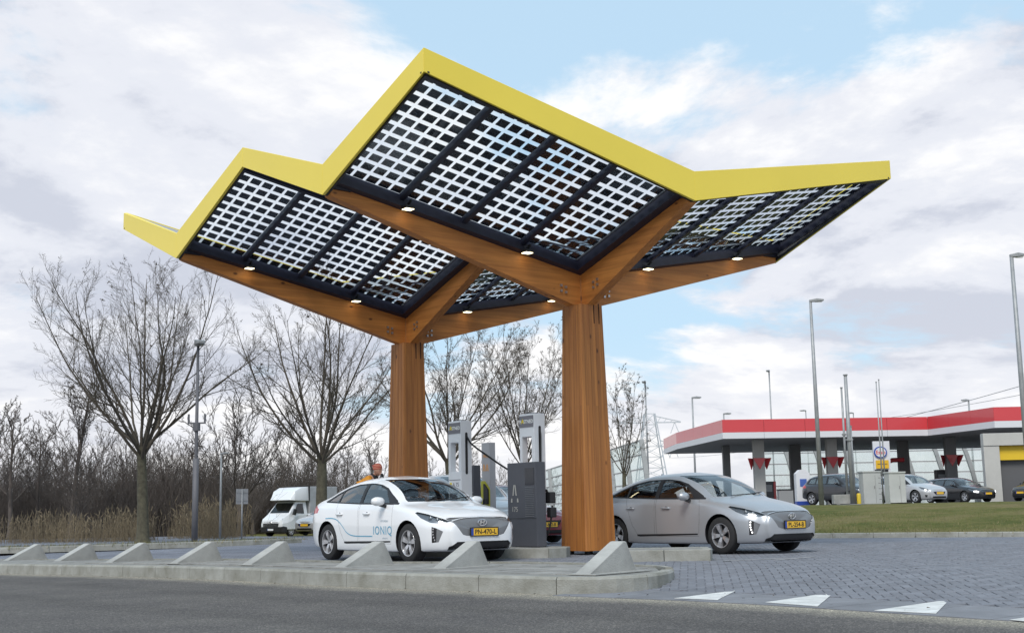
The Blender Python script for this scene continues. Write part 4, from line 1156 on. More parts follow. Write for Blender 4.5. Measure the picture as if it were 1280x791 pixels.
def make_car(name, label, pos, heading, paint_mat, kind='lift', text=None, spec=None, group=None, led=False, detail=True, cat='car', glass_m=None, white_plate=False):
    spec = spec or {}
    P, D = car_profile(kind); sx, szc, sw = D['sx'], D['sz'], D['sw']
    root = thing(name, label, cat, pos, heading, group)
    bm = car_shell(P, 120 if detail else 64, 64 if detail else 40); lay = bm.faces.layers.int.new('part')
    def S(poly): return [(a * sx, b * szc) for a, b in poly]
    def Sy(poly): return [(a * sw, b * szc) for a, b in poly]
    EX, EY, EZ = (1, 0, 0), (0, 1, 0), (0, 0, 1)
    # part numbers
    TRIM, GF, GR, GQ, WS, RG, DF, DR, SEAM, HL, GRI, POC, LOW, TL, ARCH, SILL, POG, ROOF = range(1, 19)
    # --- side windows
    if kind == 'lift':
        dlo = [(1.22, .940), (1.48, 1.075), (1.80, 1.225), (2.10, 1.305), (2.40, 1.330), (2.80, 1.320), (3.20, 1.260), (3.55, 1.160), (3.86, 1.035), (3.80, 1.012), (2.5, .962)]
        gf = [(1.55, .978), (1.80, 1.19), (2.05, 1.275), (2.33, 1.308), (2.43, 1.305), (2.43, .988)]
        gr_ = [(2.53, .990), (2.53, 1.303), (2.80, 1.298), (3.12, 1.250), (3.27, 1.205), (3.27, 1.012)]
        gq = [(3.32, 1.018), (3.32, 1.195), (3.52, 1.135), (3.74, 1.040)]
    else:
        zt = {'hatch': 1.36, 'small': 1.36, 'estate': 1.335, 'suv': 1.36}[kind]
        dlo = [(1.22, .940), (1.48, 1.08), (1.80, 1.25), (2.10, zt - .03), (2.45, zt), (2.9, zt), (3.4, zt - .045), (3.85, zt - .10), (4.02, 1.06), (3.95, 1.0), (2.5, .962)]
        gf = [(1.55, .978), (1.80, 1.205), (2.05, zt - .06), (2.33, zt - .03), (2.43, zt - .03), (2.43, .988)]
        gr_ = [(2.53, .990), (2.53, zt - .03), (2.9, zt - .03), (3.25, zt - .06), (3.3, 1.012)]
        gq = [(3.36, 1.02), (3.36, zt - .08), (3.75, zt - .13), (3.88, 1.05)]
    for sg in (1, -1):
        selg = lambda c, n, sg=sg: c.y * sg > .45 * sw and n.z < .75 and c.z > .88 * szc
        cut(bm, lay, selg, S(dlo), EX, EZ, TRIM)
        for pid, po in ((GF, gf), (GR, gr_), (GQ, gq)): cut(bm, lay, selg, S(po), EX, EZ, pid, (TRIM,))
    # --- windscreen and rear window
    zt = (1.375 if kind == 'lift' else 1.41)
    ws = [(-.655, .985), (.655, .985), (.66, 1.02), (.565, zt - .06), (.53, zt), (-.53, zt), (-.565, zt - .06), (-.66, 1.02)]
    cut(bm, lay, lambda c, n: 1.0 * sx < c.x < 2.15 * sx and n.x < -.1 and abs(c.y) < .69 * sw, Sy(ws), EY, EZ, WS)
    if kind == 'lift': cut(bm, lay, lambda c, n: c.z > 1.1 and n.z > .3 and c.x > 3, [(3.12, -.50), (4.02, -.52), (4.02, .52), (3.12, .50)], EX, EY, RG)
    else: cut(bm, lay, lambda c, n: n.x > .3 and c.x > 3.7 * sx, Sy([(-.52, 1.0), (.52, 1.0), (.48, 1.30), (-.48, 1.30)]), EY, EZ, RG)
    # --- wheel arches
    wr = D['wr']
    for xa in (D['xf'], D['xr']):
        ra = wr + .042
        circ = [(xa + ra * math.cos(2 * math.pi * k / 26), wr + .012 + ra * math.sin(2 * math.pi * k / 26)) for k in range(26)]
        for sg in (1, -1): cut(bm, lay, lambda c, n, sg=sg: c.y * sg > .50 * sw, circ, EX, EZ, ARCH)
    # --- doors
    if detail:
        d1 = [(1.40, .30), (1.36, .60), (1.36, .83), (1.40, .945), (2.475, .97), (2.475, .84), (2.46, .30)]
        d2 = [(2.495, .30), (2.51, .84), (2.51, .975), (3.42, 1.0), (3.30, .76), (3.10, .50), (3.02, .30)]
        dlo_top = [(1.33, .93), (1.55, 1.08), (1.8, 1.205)]
        for sg in (1, -1):
            seld = lambda c, n, sg=sg: c.y * sg > .5 and abs(n.y) > .35
            for pid, po in ((DF, d1), (DR, d2)):
                cut(bm, lay, seld, S(po), EX, EZ, SEAM); cut(bm, lay, seld, S(inset_poly(po, .0045)), EX, EZ, pid, (SEAM,))
            cut(bm, lay, seld, S([(1.42, .325), (1.42, .352), (2.98, .332), (2.98, .30), (2.9, .292)]), EX, EZ, SILL, (0, DF, DR, SEAM))
    # --- front
    dg = .70710678
    ET = lambda sg: (dg, sg * dg, 0)
    front = lambda c, n: n.x < -.25 and c.x < .7 * sx and c.z < .8 * szc
    if kind == 'lift':
        gp = [(-.60, .700), (-.50, .715), (0, .722), (.50, .715), (.60, .700), (.40, .445), (.33, .425), (-.33, .425), (-.40, .445)]
        cut(bm, lay, front, gp, EY, EZ, GRI)
        for sg in (1, -1):
            hl = [(.475, .655), (.60, .622), (.80, .640), (.98, .715), (1.10, .800), (1.06, .815), (.86, .775), (.60, .700)]
            sidef = lambda c, n, sg=sg: c.y * sg > .28 and c.x < .95 and c.z > .55
            cut(bm, lay, sidef, hl, ET(sg), EZ, HL)
            lowf = lambda c, n, sg=sg: c.y * sg > .3 and c.x < .62 and c.z < .62
            cut(bm, lay, lowf, [(.585, .500), (.70, .555), (.775, .575), (.775, .325), (.66, .335)], ET(sg), EZ, POG)
            cut(bm, lay, lowf, [(.690, .548), (.775, .575), (.775, .325), (.705, .331)], ET(sg), EZ, POC, (POG,))
        cut(bm, lay, front, [(-.50, .335), (.50, .335), (.60, .255), (.60, .20), (-.60, .20), (-.60, .255)], EY, EZ, LOW)
    else:
        g = spec.get('grille', [(-.42, .56), (.42, .56), (.34, .44), (-.34, .44)])
        cut(bm, lay, front, Sy(g), EY, EZ, GRI)
        for sg in (1, -1):
            hl = spec.get('lamp', [(.50, .60), (.66, .585), (.92, .68), (1.08, .79), (.98, .795), (.62, .69)])
            cut(bm, lay, lambda c, n, sg=sg: c.y * sg > .28 and c.x < .95 and c.z > .5, [(a * sx, b * szc) for a, b in hl], ET(sg), EZ, HL)
            cut(bm, lay, lambda c, n, sg=sg: c.y * sg > .25 and c.x < .62 and c.z < .55 * szc, [(a * sx, b * szc) for a, b in [(.62, .39), (.76, .42), (.76, .30), (.66, .28)]], ET(sg), EZ, POC)
        cut(bm, lay, front, Sy([(-.45, .33), (.45, .33), (.50, .24), (-.50, .24)]), EY, EZ, LOW)
    for sg in (1, -1):
        cut(bm, lay, lambda c, n, sg=sg: c.y * sg > .45 and c.x > 3.6 * sx, [(3.98 * sx, .83 * szc), (3.95 * sx, .90 * szc), (4.2 * sx, .975 * szc), (4.5 * sx, .96 * szc), (4.5 * sx, .80 * szc)], EX, EZ, TL)
    bm.normal_update(); bm.verts.index_update()
    # --- collect the parts
    xf = D['xf']; 
    def E(pids, nm, m, sides=False, **k):
        if not sides: return extract(bm, lay, pids, nm, m, root, xf=xf, **k)
        out = []
        for sg in (1, -1):
            fs = [f for f in bm.faces if f[lay] in pids and f.calc_center_median().y * sg > 0]
            old = [f[lay] for f in fs]
            for f in fs: f[lay] = 500
            out.append(extract(bm, lay, (500,), nm, m, root, xf=xf, **k))
            for f, o_ in zip(fs, old): f[lay] = o_
        return out
    body = E((0,), 'body', paint_mat)
    # arch lips: push the arch rim inwards so that the sheet has a return edge
    m2 = bmesh.new(); m2.from_mesh(body.data)
    be = [e for e in m2.edges if len(e.link_faces) == 1]
    lip = [e for e in be if all(any(abs(math.hypot(v.co.x - xf + xa, v.co.z - wr - .012) - (wr + .042)) < .012 for xa in (D['xf'], D['xr'])) for v in e.verts)]
    r = bmesh.ops.extrude_edge_only(m2, edges=lip); nv = [g for g in r['geom'] if isinstance(g, bmesh.types.BMVert)]
    for v in nv: v.co.y *= 0.93
    lips = [g for g in r['geom'] if isinstance(g, bmesh.types.BMFace)]
    for fx in (0, 1):
        for sg in (1, -1):
            me2 = bpy.data.meshes.new('arch_lip'); m3 = bmesh.new(); vm = {}
            for f in lips:
                c = f.calc_center_median()
                if c.y * sg < 0 or (c.x > -.9) != (fx == 0): continue
                vv = []
                for v in f.verts:
                    if v not in vm: vm[v] = m3.verts.new(v.co)
                    vv.append(vm[v])
                m3.faces.new(vv)
            m3.to_mesh(me2); m3.free(); link('arch_lip', me2, M_BLACK, root)
    m2.free()
    E((TRIM,), 'window_trim', M_BLACK, sides=True)
    gm = glass_m or M_CGLASS
    for pid, nm in ((GF, 'front_side_window'), (GR, 'rear_side_window'), (GQ, 'quarter_window')): E((pid,), nm, gm, sides=True, inset=.006)
    E((WS,), 'windscreen', gm, inset=.004); E((RG,), 'rear_window', M_CGLASSD, inset=.004)
    if detail:
        for pid, nm in ((DF, 'front_door'), (DR, 'rear_door')): E((pid,), nm, paint_mat, sides=True)
        E((SEAM,), 'door_gap', M_BLACK, sides=True, inset=.006); E((SILL,), 'sill_strip', M_BLACK, sides=True, inset=.004)
    gl = E((GRI,), 'grille', M_GRILLE if kind == 'lift' else M_BLACK, inset=.010)
    for sg in (1, -1):
        hs = [f for f in bm.faces if f[lay] == HL and f.calc_center_median().y * sg > 0]
        for f in hs: f[lay] = 90 + (sg > 0)
    for pid in (90, 91):
        hl = E((pid,), 'headlight', M_HEADL, inset=.002)
        extract(bm, lay, (pid,), 'reflector', mat('headlight_housing', (0.20, 0.21, 0.225), 0.3, metal=0.5), hl, inset=.035, xf=xf) if hl else None
        if hl and detail:
            sgn = 1 if pid == 91 else -1            # shell y; local y is mirrored
            for (tt, zz, rr_) in ((.80, .700, .036), (.685, .678, .030)):
                hits = BV(bm, Vector((tt * dg - 2 * dg, sgn * (tt * dg + 2 * dg), zz)), Vector((dg, -sgn * dg, 0)))
                if hits is None: continue
                c = (xf - hits.x - .034, -hits.y + sgn * .030, hits.z)
                lz = MB().lathe([(.001, .022), (rr_ * .6, .018), (rr_, .004), (rr_ + .008, .004), (rr_ + .008, -.02)], 16, axis='x').build('lens', mat('lamp_projector', (.10, .11, .12), .08, coat=1.0), hl, smooth=True); lz.location = c; lz.rotation_euler = (0, 0, -sgn * .6)
    E((POC,), 'bumper_intake', M_BLACK, sides=True, inset=.012); E((POG,), 'intake_trim', M_GRILLE, sides=True, inset=.008)
    E((LOW,), 'lower_intake', M_BLACK, inset=.018)
    E((TL,), 'tail_light', M_RED, sides=True, inset=.001)
    # inner lining: dark skin inside the cabin
    fs_pids = (0, TRIM)
    lin = [f for f in bm.faces if f[lay] in fs_pids and f.calc_center_median().z > .93 * szc and 1.15 * sx < f.calc_center_median().x < 4.2 * sx]
    for f in lin: f[lay] += 200
    E((200, 200 + TRIM), 'headlining', M_INT, inset=.022)
    # wheel houses, floor, seats, dashboard
    for xa in (0.0, xf - D['xr']):
        for sg in (1, -1):
            und = MB(); prof = [(wr + .055, sg * .50), (wr + .055, sg * .835 * sw)]; n = 18; o = len(und.v)
            for (rr_, yy) in prof:
                for k in range(n + 1):
                    a = math.pi * (-.12 + 1.24 * k / n); und.v.append((xa + rr_ * math.cos(a), yy, wr + .012 + rr_ * math.sin(a)))
            for k in range(n): und.f.append((o + k, o + k + 1, o + n + 2 + k, o + n + 1 + k)); und.m.append(0)
            und.v.append((xa, sg * .50, wr)); c = len(und.v) - 1
            for k in range(n): und.f.append((c, o + k, o + k + 1)); und.m.append(0)
            und.build('wheel_housing', M_BLACK, root, fixn=False)
    if detail:
        it = MB()
        it.box((xf - 1.62 * sx, 0, .80 * szc), (.55, 1.42, .26)); it.box((xf - 2.7 * sx, 0, .40 * szc), (2.4, 1.50, .12))
        it.box((xf - 3.75 * sx, 0, .84 * szc), (.8, 1.3, .05))
        it.build('dashboard', M_INT, root, bevel=.03)
        for (xx, yy) in ((2.35, .37), (2.35, -.37), (3.25, .37), (3.25, -.37)):
            st = MB(); st.box((xf - xx * sx, yy, .56 * szc), (.50, .50, .16)); st.bar((xf - (xx + .22) * sx, yy, .55 * szc), (xf - (xx + .38) * sx, yy, 1.06 * szc), .48, .12, (1, 0, 0))
            st.bar((xf - (xx + .385) * sx, yy, 1.08 * szc), (xf - (xx + .41) * sx, yy, 1.22 * szc), .26, .08, (1, 0, 0))
            st.build('seat', mat('seat_fabric', (0.06, 0.06, 0.065), 0.85), root, bevel=.035)
        sw_ = MB(); ring = [(xf - 1.98 * sx + .06 * math.sin(a), .37 + .18 * math.cos(a), .90 * szc + .17 * math.sin(a)) for a in np.linspace(0, 2 * math.pi, 20)]
        sw_.tube(ring, .014, 6); sw_.build('steering_wheel', M_INT, root, smooth=True)
    # wheels
    for xa in (0.0, xf - D['xr']):
        for sg in (1, -1): make_wheel(root, xa, sg * (.785 * sw), wr, sg, spec.get('spokes', 5), detail)
    # mirrors
    for sg in (1, -1):
        mx = xf - 1.62 * sx; z0 = 1.0 * szc
        hs = MB().lathe([(.001, -.13), (.05, -.12), (.075, -.06), (.08, 0), (.072, .07), (.045, .115), (.001, .125)], 16, (0, 0, 0), axis='y').build('mirror', paint_mat, root, smooth=True)
        hs.location = (mx, sg * 1.0 * sw, z0); hs.scale = (.95, .92, .95)
        MB().bar((0, -sg * .16, -.09), (0, -sg * .03, -.055), .06, .05).build('mirror_foot', M_BLACK, hs)
        MB().box((-.06, 0, 0), (.012, .17, .10)).build('mirror_glass', M_CHROME, hs)
    # number plate, badge
    hit = BV(bm, Vector((-1, .0, .485 * szc)), Vector((1, 0, 0)))
    hx = [h.x for h in (BV(bm, Vector((-1, y_, (.485 + dz_) * szc)), Vector((1, 0, 0))) for y_ in (-.22, 0, .22) for dz_ in (-.07, 0, .07)) if h]
    px_ = xf - (min(hx) if hx else 0) + .010
    if text is not None or spec.get('plate', True): plate(root, (px_, 0, spec.get('plate_z', .485) * szc), 0, text, white=white_plate)
    if kind == 'lift' and detail:
        hit = BV(bm, Vector((-1, .0, .63)), Vector((1, 0, 0))); bx = xf - hit.x + .003
        bg = MB(); n = 24
        bg.tube([(bx, .082 * math.cos(2 * math.pi * k / n), .63 + .050 * math.sin(2 * math.pi * k / n)) for k in range(n + 1)], .0065, 6)
        # slanted letter built from three bars
        for s_ in (-1, 1): bg.bar((bx, s_ * .030 - .012, .598), (bx, s_ * .030 + .016, .662), .012, .014, (1, 0, 0))
        bg.bar((bx, -.036, .620), (bx, .036, .640), .012, .013, (1, 0, 0))
        bg.build('badge', M_CHROME, root)
        for sg in (1, -1):
            for k in range(5):
                zz = .540 - k * .043; tt = .752 - .010 * (k - 1.2) ** 2 * .35
                hit = BV(bm, Vector((tt * dg - 2 * dg, sg * (tt * dg + 2 * dg), zz)), Vector((dg, -sg * dg, 0)))
                if hit: MB().box((xf - hit.x - .002, -hit.y, zz), (.022, .022, .024), rz=sg * -.78).build('daytime_light', M_LED if led else M_CHROME, root)
        for xx in (2.20, 3.13):
            for sg in (1, -1):
                hit = BV(bm, Vector((xx, sg * 2, .80)), Vector((0, -sg, 0)))
                if hit is None: continue
                c = (xf - xx, -hit.y, .80)
                MB().lathe([(.001, -.105), (.014, -.10), (.019, -.05), (.019, .05), (.014, .10), (.001, .105)], 10, (c[0], c[1] - sg * .018, c[2]), axis='x').build('door_handle', paint_mat, root, smooth=True)
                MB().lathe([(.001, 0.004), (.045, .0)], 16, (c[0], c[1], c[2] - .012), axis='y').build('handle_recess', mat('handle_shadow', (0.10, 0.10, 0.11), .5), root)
        # fin aerial, wipers
        MB().prism([(-.0, 0), (-.16, 0), (-.13, .055)], -.02, .02, fn=lambda a, b, h: (xf - 3.05 + a, h, 1.395 + b)).build('aerial_fin', paint_mat, root)
        wp = MB(); wp.bar((xf - 1.03, -.42, 1.0), (xf - 1.13, .32, 1.035), .02, .014); wp.bar((xf - 1.08, .02, 1.015), (xf - 1.22, .58, 1.06), .02, .014); wp.build('wiper', M_BLACK, root)
    root['_n'] = 0; del root['_n']
    return root, bm, xf
_bvh = {}
def BV(bm, o, d):
    k = id(bm)
    if k not in _bvh or _bvh[k][1] != len(bm.faces): _bvh[k] = (BVHTree.FromBMesh(bm), len(bm.faces))
    h = _bvh[k][0].ray_cast(o, d); return h[0]

M_PWHITE = paint('white_car_paint', (0.78, 0.79, 0.81), rough=.28)
M_PSILV = paint('silver_car_paint', (0.47, 0.485, 0.51), metal=.55, rough=.36)
M_PSILV.node_tree.nodes['Principled BSDF'].inputs['Coat Weight'].default_value = 0.3
M_PSILV.node_tree.nodes['Principled BSDF'].inputs['Coat Roughness'].default_value = 0.18
white_car, wbm, wxf = make_car('white_car', 'white five-door liftback with blue side lettering parked at the charging posts', (-1.05, 21.25, 0), -0.93, M_PWHITE, 'lift', 'PN-470-L', group='electric cars under the canopy')
silver_car, sbm, sxf = make_car('silver_car', 'silver grey five-door liftback with lit daytime lights pulling out past the wooden column', (4.22, 22.55, 0), -0.92, M_PSILV, 'lift', 'PL-254-B', group='electric cars under the canopy', led=True)
# lettering and blue line on the white car's side
M_BLUEINK = mat('blue_vinyl', (0.10, 0.34, 0.50), 0.4)
def side_project(me, xo, zo, lift=.004):
    for v in me.vertices:
        xs_, zs_ = xo - v.co.x, zo + v.co.y
        h = BV(wbm, Vector((xs_, 2, zs_)), Vector((0, -1, 0)))       # shell +y is the car's right side
        y = h.y if h else .9
        v.co = (wxf - xs_, -(y + lift), zs_)
door_parts = [c for c in white_car.children if c.name.split('.')[0] == 'front_door']
for body_, size, xo, zo, nm in (('IONIQ', .20, 1.66, .515, 'door_lettering'), ('HYUNDAI', .05, 1.60, .675, 'small_door_lettering'), ('electric', .05, 1.58, .395, 'small_door_lettering')):
    me = text_mesh(body_, size, 0, spacing=1.12); 
    bmx = bmesh.new(); bmx.from_mesh(me); bmesh.ops.triangulate(bmx, faces=bmx.faces); bmx.to_mesh(me); bmx.free()
    side_project(me, xo, zo); link(nm, me, M_BLUEINK if nm == 'door_lettering' else mat('pale_vinyl', (0.25, 0.35, 0.42), .5), white_car)
line = [(3.62, .73), (3.45, .735), (3.28, .72), (3.12, .66), (3.0, .58), (2.88, .49), (2.72, .44), (2.5, .425), (2.2, .425), (2.0, .425)]
pl_ = pchip(list(range(len(line))), line, np.linspace(0, len(line) - 1, 60)); mb = MB()
for i, (a, b) in enumerate(pl_):
    for s_ in (-.008, .008):
        h = BV(wbm, Vector((a, 2, b + s_)), Vector((0, -1, 0))); y = h.y if h else .9
        mb.v.append((wxf - a, -(y + .004), b + s_))
for i in range(59): mb.f.append((2 * i, 2 * i + 1, 2 * i + 3, 2 * i + 2)); mb.m.append(0)
mb.build('blue_side_line', M_BLUEINK, white_car)
# ------------------------------------------------------------------ other cars near the canopy
M_PRED = paint('dark_red_car_paint', (0.22, 0.02, 0.03), rough=.3)
M_PBLACK = paint('black_car_paint', (0.012, 0.012, 0.014), rough=.25)
M_PGREY = paint('light_silver_paint', (0.50, 0.50, 0.51), metal=.45, rough=.35)
M_PDGREY = paint('dark_grey_car_paint', (0.035, 0.036, 0.042), metal=.3, rough=.3)
make_car('red_car', 'dark red hatchback half hidden between the charging post and the front wooden column', (0.32, 31.7, 0), -0.93, M_PRED, 'hatch', 'JP-892-B', spec=dict(plate_z=.46))
make_car('pale_car', 'pale car with a large windscreen waiting behind the charging posts', (-0.52, 28.75, 0), -0.93, M_PGREY, 'suv', None, detail=True)

# ------------------------------------------------------------------ charging posts
def tube_part(pts, r, name, m, parent, n=8): return MB().tube(pts, r, n).build(name, m, parent, smooth=True)
def smooth_path(pts, n=24):
    a = pchip(list(range(len(pts))), [tuple(p) for p in pts], np.linspace(0, len(pts) - 1, n)); return [Vector(p) for p in a]
M_SIGNG = mat('sign_grey', (0.17, 0.165, 0.185), 0.5); M_TXTW = mat('white_lettering', (0.80, 0.80, 0.78), 0.5)
M_TXTY = mat('yellow_lettering', (0.80, 0.62, 0.02), 0.5); M_TXTG = mat('pale_grey_lettering', (0.40, 0.39, 0.36), 0.5)
def face_text(body, size, x, y, z, m, name, parent, **k):
    """lettering on a face that looks towards local -y"""
    me = text_mesh(body, size, .001, **k)
    for v in me.vertices:
        a, b, c = v.co; v.co = (x + a, y - c - .002, z + b)
    return link(name, me, m, parent)
def charge_post(label, loc, low_z, body_to_ground):
    t = thing('charging_post', label, 'charging post', loc, TH, 'tall white charging posts')
    w, d, H = .22, .125, 2.385
    zb = 0.0 if body_to_ground else 0.36
    # portal frame with a tall opening
    mb = MB()
    mb.box((0, 0, H - .21), (2 * w, 2 * d, .42)); mb.box((-w + .035, -d + .065, 1.69), (.07, .13, .55 + .02)); mb.box((w - .045, 0, 1.69), (.09, 2 * d, .57))
    prof = [(-d, zb), (d, zb + (.22 if not body_to_ground else 0)), (d, 1.405), (-d, 1.405)]
    mb.prism(prof, -w, w, fn=lambda a, b, h: (h, a, b))
    body = mb.build('post_body', M_WHITEPL, t, bevel=.008)
    if not body_to_ground: MB().box((-.08, .02, .25), (.22, .14, .5)).build('post_foot', M_DGREY, t)
    hd = MB().box((-.004, -d - .004, H - .14), (2 * w - .03, .01, .21)).build('header_sign', M_SIGNG, t)
    face_text('F', .092, -.168, -d - .010, H - .145, M_TXTW, 'lettering', hd, bold=.002)
    face_text('A', .102, -.108, -d - .010, H - .138, M_TXTY, 'lettering', hd, bold=.005)
    face_text('STNED', .092, .062, -d - .010, H - .145, M_TXTW, 'lettering', hd, bold=.002)
    sl = MB(); pr = [(.028 * math.cos(a), 1.93 + (.20 if a < math.pi else -.55) + .028 * math.sin(a)) for a in np.linspace(0, 2 * math.pi, 18)]
    sl.prism(pr, w + .001, w + .004, fn=lambda a, b, h: (h, a, b)); sl.build('cable_slot', M_BLACK, t)
    MB().box((0, -d - .002, 1.25), (2 * w - .06, .006, .012)).build('panel_joint', M_SIGNG, t)
    MB().box((0, 0, H + .012), (.22, .12, .02)).build('roof_vent', M_DGREY, t)
    return t, w, d, H
post_r, w_, d_, H_ = charge_post('tall white charging post behind the charcoal cabinet, next to the front wooden column', (0.33, 23.13, .165), .6, False)
tube_part(smooth_path([(w_ + .0, .0, 2.11), (w_ + .03, -.005, 1.95), (w_ + .028, -.02, 1.3), (w_ + .03, -.06, .7), (w_ + .04, -.10, .36), (w_ + .10, -.10, .14), (w_ + .20, -.05, .18), (w_ + .27, .0, .45), (w_ + .28, .03, .72)]), .017, 'charging_cable', M_BLACK, post_r)
cn = MB(); cn.box((w_ + .26, .03, .60), (.12, .14, .18)); cn.box((w_ + .24, .02, .86), (.16, .13, .20)); cn.tube(smooth_path([(w_ + .22, .0, .92), (w_ + .14, .0, 1.0), (w_ + .08, 0, .9)], 10), .02, 6)
cn.build('plug_holster', M_BLACK, post_r, bevel=.02)
cab = thing('power_cabinet', 'charcoal power cabinet with pale arrow logo between the white car nose and the wooden column', 'charging cabinet', tuple(Vector((0.366, 22.5, .165)) - U * .42 + V * .11), TH)
cb = MB().box((0, 0, .75), (.84, .22, 1.49)).build('cabinet_body', M_DGREY, cab, bevel=.012)
MB().box((0, -.112, .50), (.835, .004, .008)).build('joint_line', M_BLACK, cab)
MB().box((.24, -.113, 1.24), (.26, .008, .30)).build('screen', mat('dark_screen', (0.03, 0.031, 0.037), 0.25), cab)
for k in range(17):
    zz = 1.05 - k * .032; MB().bar((.11, -.116, zz), (.36, -.116, zz), .010, .010, (0, 0, 1)).build('vent_slat', mat('vent_grey', (0.16, 0.165, 0.18), .5), cab)
lg = MB()
for s in (-1, 1):
    lg.prism([(-.205 + s * .003, 1.10), (-.205 + s * .028, 1.10), (-.205 + s * .062, .91), (-.205 + s * .032, .91)], -.116, -.112, fn=lambda a, b, h: (a, h, b))
    lg.prism([(-.205 + s * .072, .86), (-.205 + s * .10, .86), (-.205 + s * .112, .79), (-.205 + s * .07, .79)], -.116, -.112, fn=lambda a, b, h: (a, h, b))
lg.build('arrow_logo', M_TXTG, cab)
face_text('175', .125, -.205, -.112, .66, M_TXTG, 'lettering', cab)
post_l, *_ = charge_post('tall white charging post standing behind the white car, near the rear wooden column', (-1.063, 24.65, .165), 0, True)
face_text('A 75', .11, .03, -d_ - .001, 1.155, M_SIGNG, 'lettering', post_l)
MB().box((-.14, -d_ - .003, 1.155), (.06, .006, .09)).build('yellow_mark', M_TXTY, post_l)
MB().box((-.05, -d_ - .003, .92), (.26, .008, .16)).build('screen', M_SIGNG, post_l)
tube_part(smooth_path([(w_, 0, 2.1), (w_ + .06, .05, 1.96), (w_ + .32, .4, 1.62), (w_ + .48, .75, 1.36), (w_ + .50, .95, 1.22)]), .018, 'charging_cable', M_BLACK, post_l)
c2 = thing('power_cabinet', 'dark vented cabinet just right of the rear charging post', 'charging cabinet', (-.82, 25.5, .0), TH)
MB().box((0, 0, .86), (.22, .16, 1.72)).build('cabinet_body', M_DGREY, c2, bevel=.01)
for k in range(5): MB().box((.0, -.083, 1.18 - k * .055), (.15, .006, .014)).build('vent_slat', M_TXTG, c2)
sm = thing('charging_post', 'narrow grey charging post with yellow plug side panel behind the white car mirror', 'charging post', (-.54, 26.1, 0), TH)
MB().box((0, 0, 1.10), (.28, .15, 2.20)).build('post_body', mat('mid_grey_plastic', (0.40, 0.40, 0.42), .5), sm, bevel=.01)
face_text('FREE', .085, 0, -.078, 1.92, mat('orange_lettering', (0.80, 0.36, 0.08), .5), 'lettering', sm)
lg = MB()
for ox in (-.055, .055):
    for s in (-1, 1): lg.prism([(ox + s * .002, 1.76), (ox + s * .012, 1.76), (ox + s * .045, 1.62), (ox + s * .022, 1.62)], -.082, -.076, fn=lambda a, b, h: (a, h, b))
lg.build('arrow_logo', MATS['orange_lettering'], sm)
M_LIME = mat('lime_yellow_panel', (0.42, 0.40, 0.03), .45)
MB().prism([(-.145, .15), (.145, .15), (.145, 1.25), (-.02, 1.42), (-.145, 1.42)], -.10, -.076, fn=lambda a, b, h: (a, h, b)).build('plug_panel', M_LIME, sm)
hl = MB().prism([(-.02, .95), (.13, .95), (.13, 1.24), (.0, 1.36), (-.02, 1.36)], -.13, -.101, fn=lambda a, b, h: (a, h, b)).build('plug_holster', M_BLACK, sm)
tube_part(smooth_path([(.05, -.17, 1.05), (.03, -.18, .8), (.0, -.17, .55), (-.08, -.17, .40)]), .018, 'charging_cable', M_BLACK, sm)

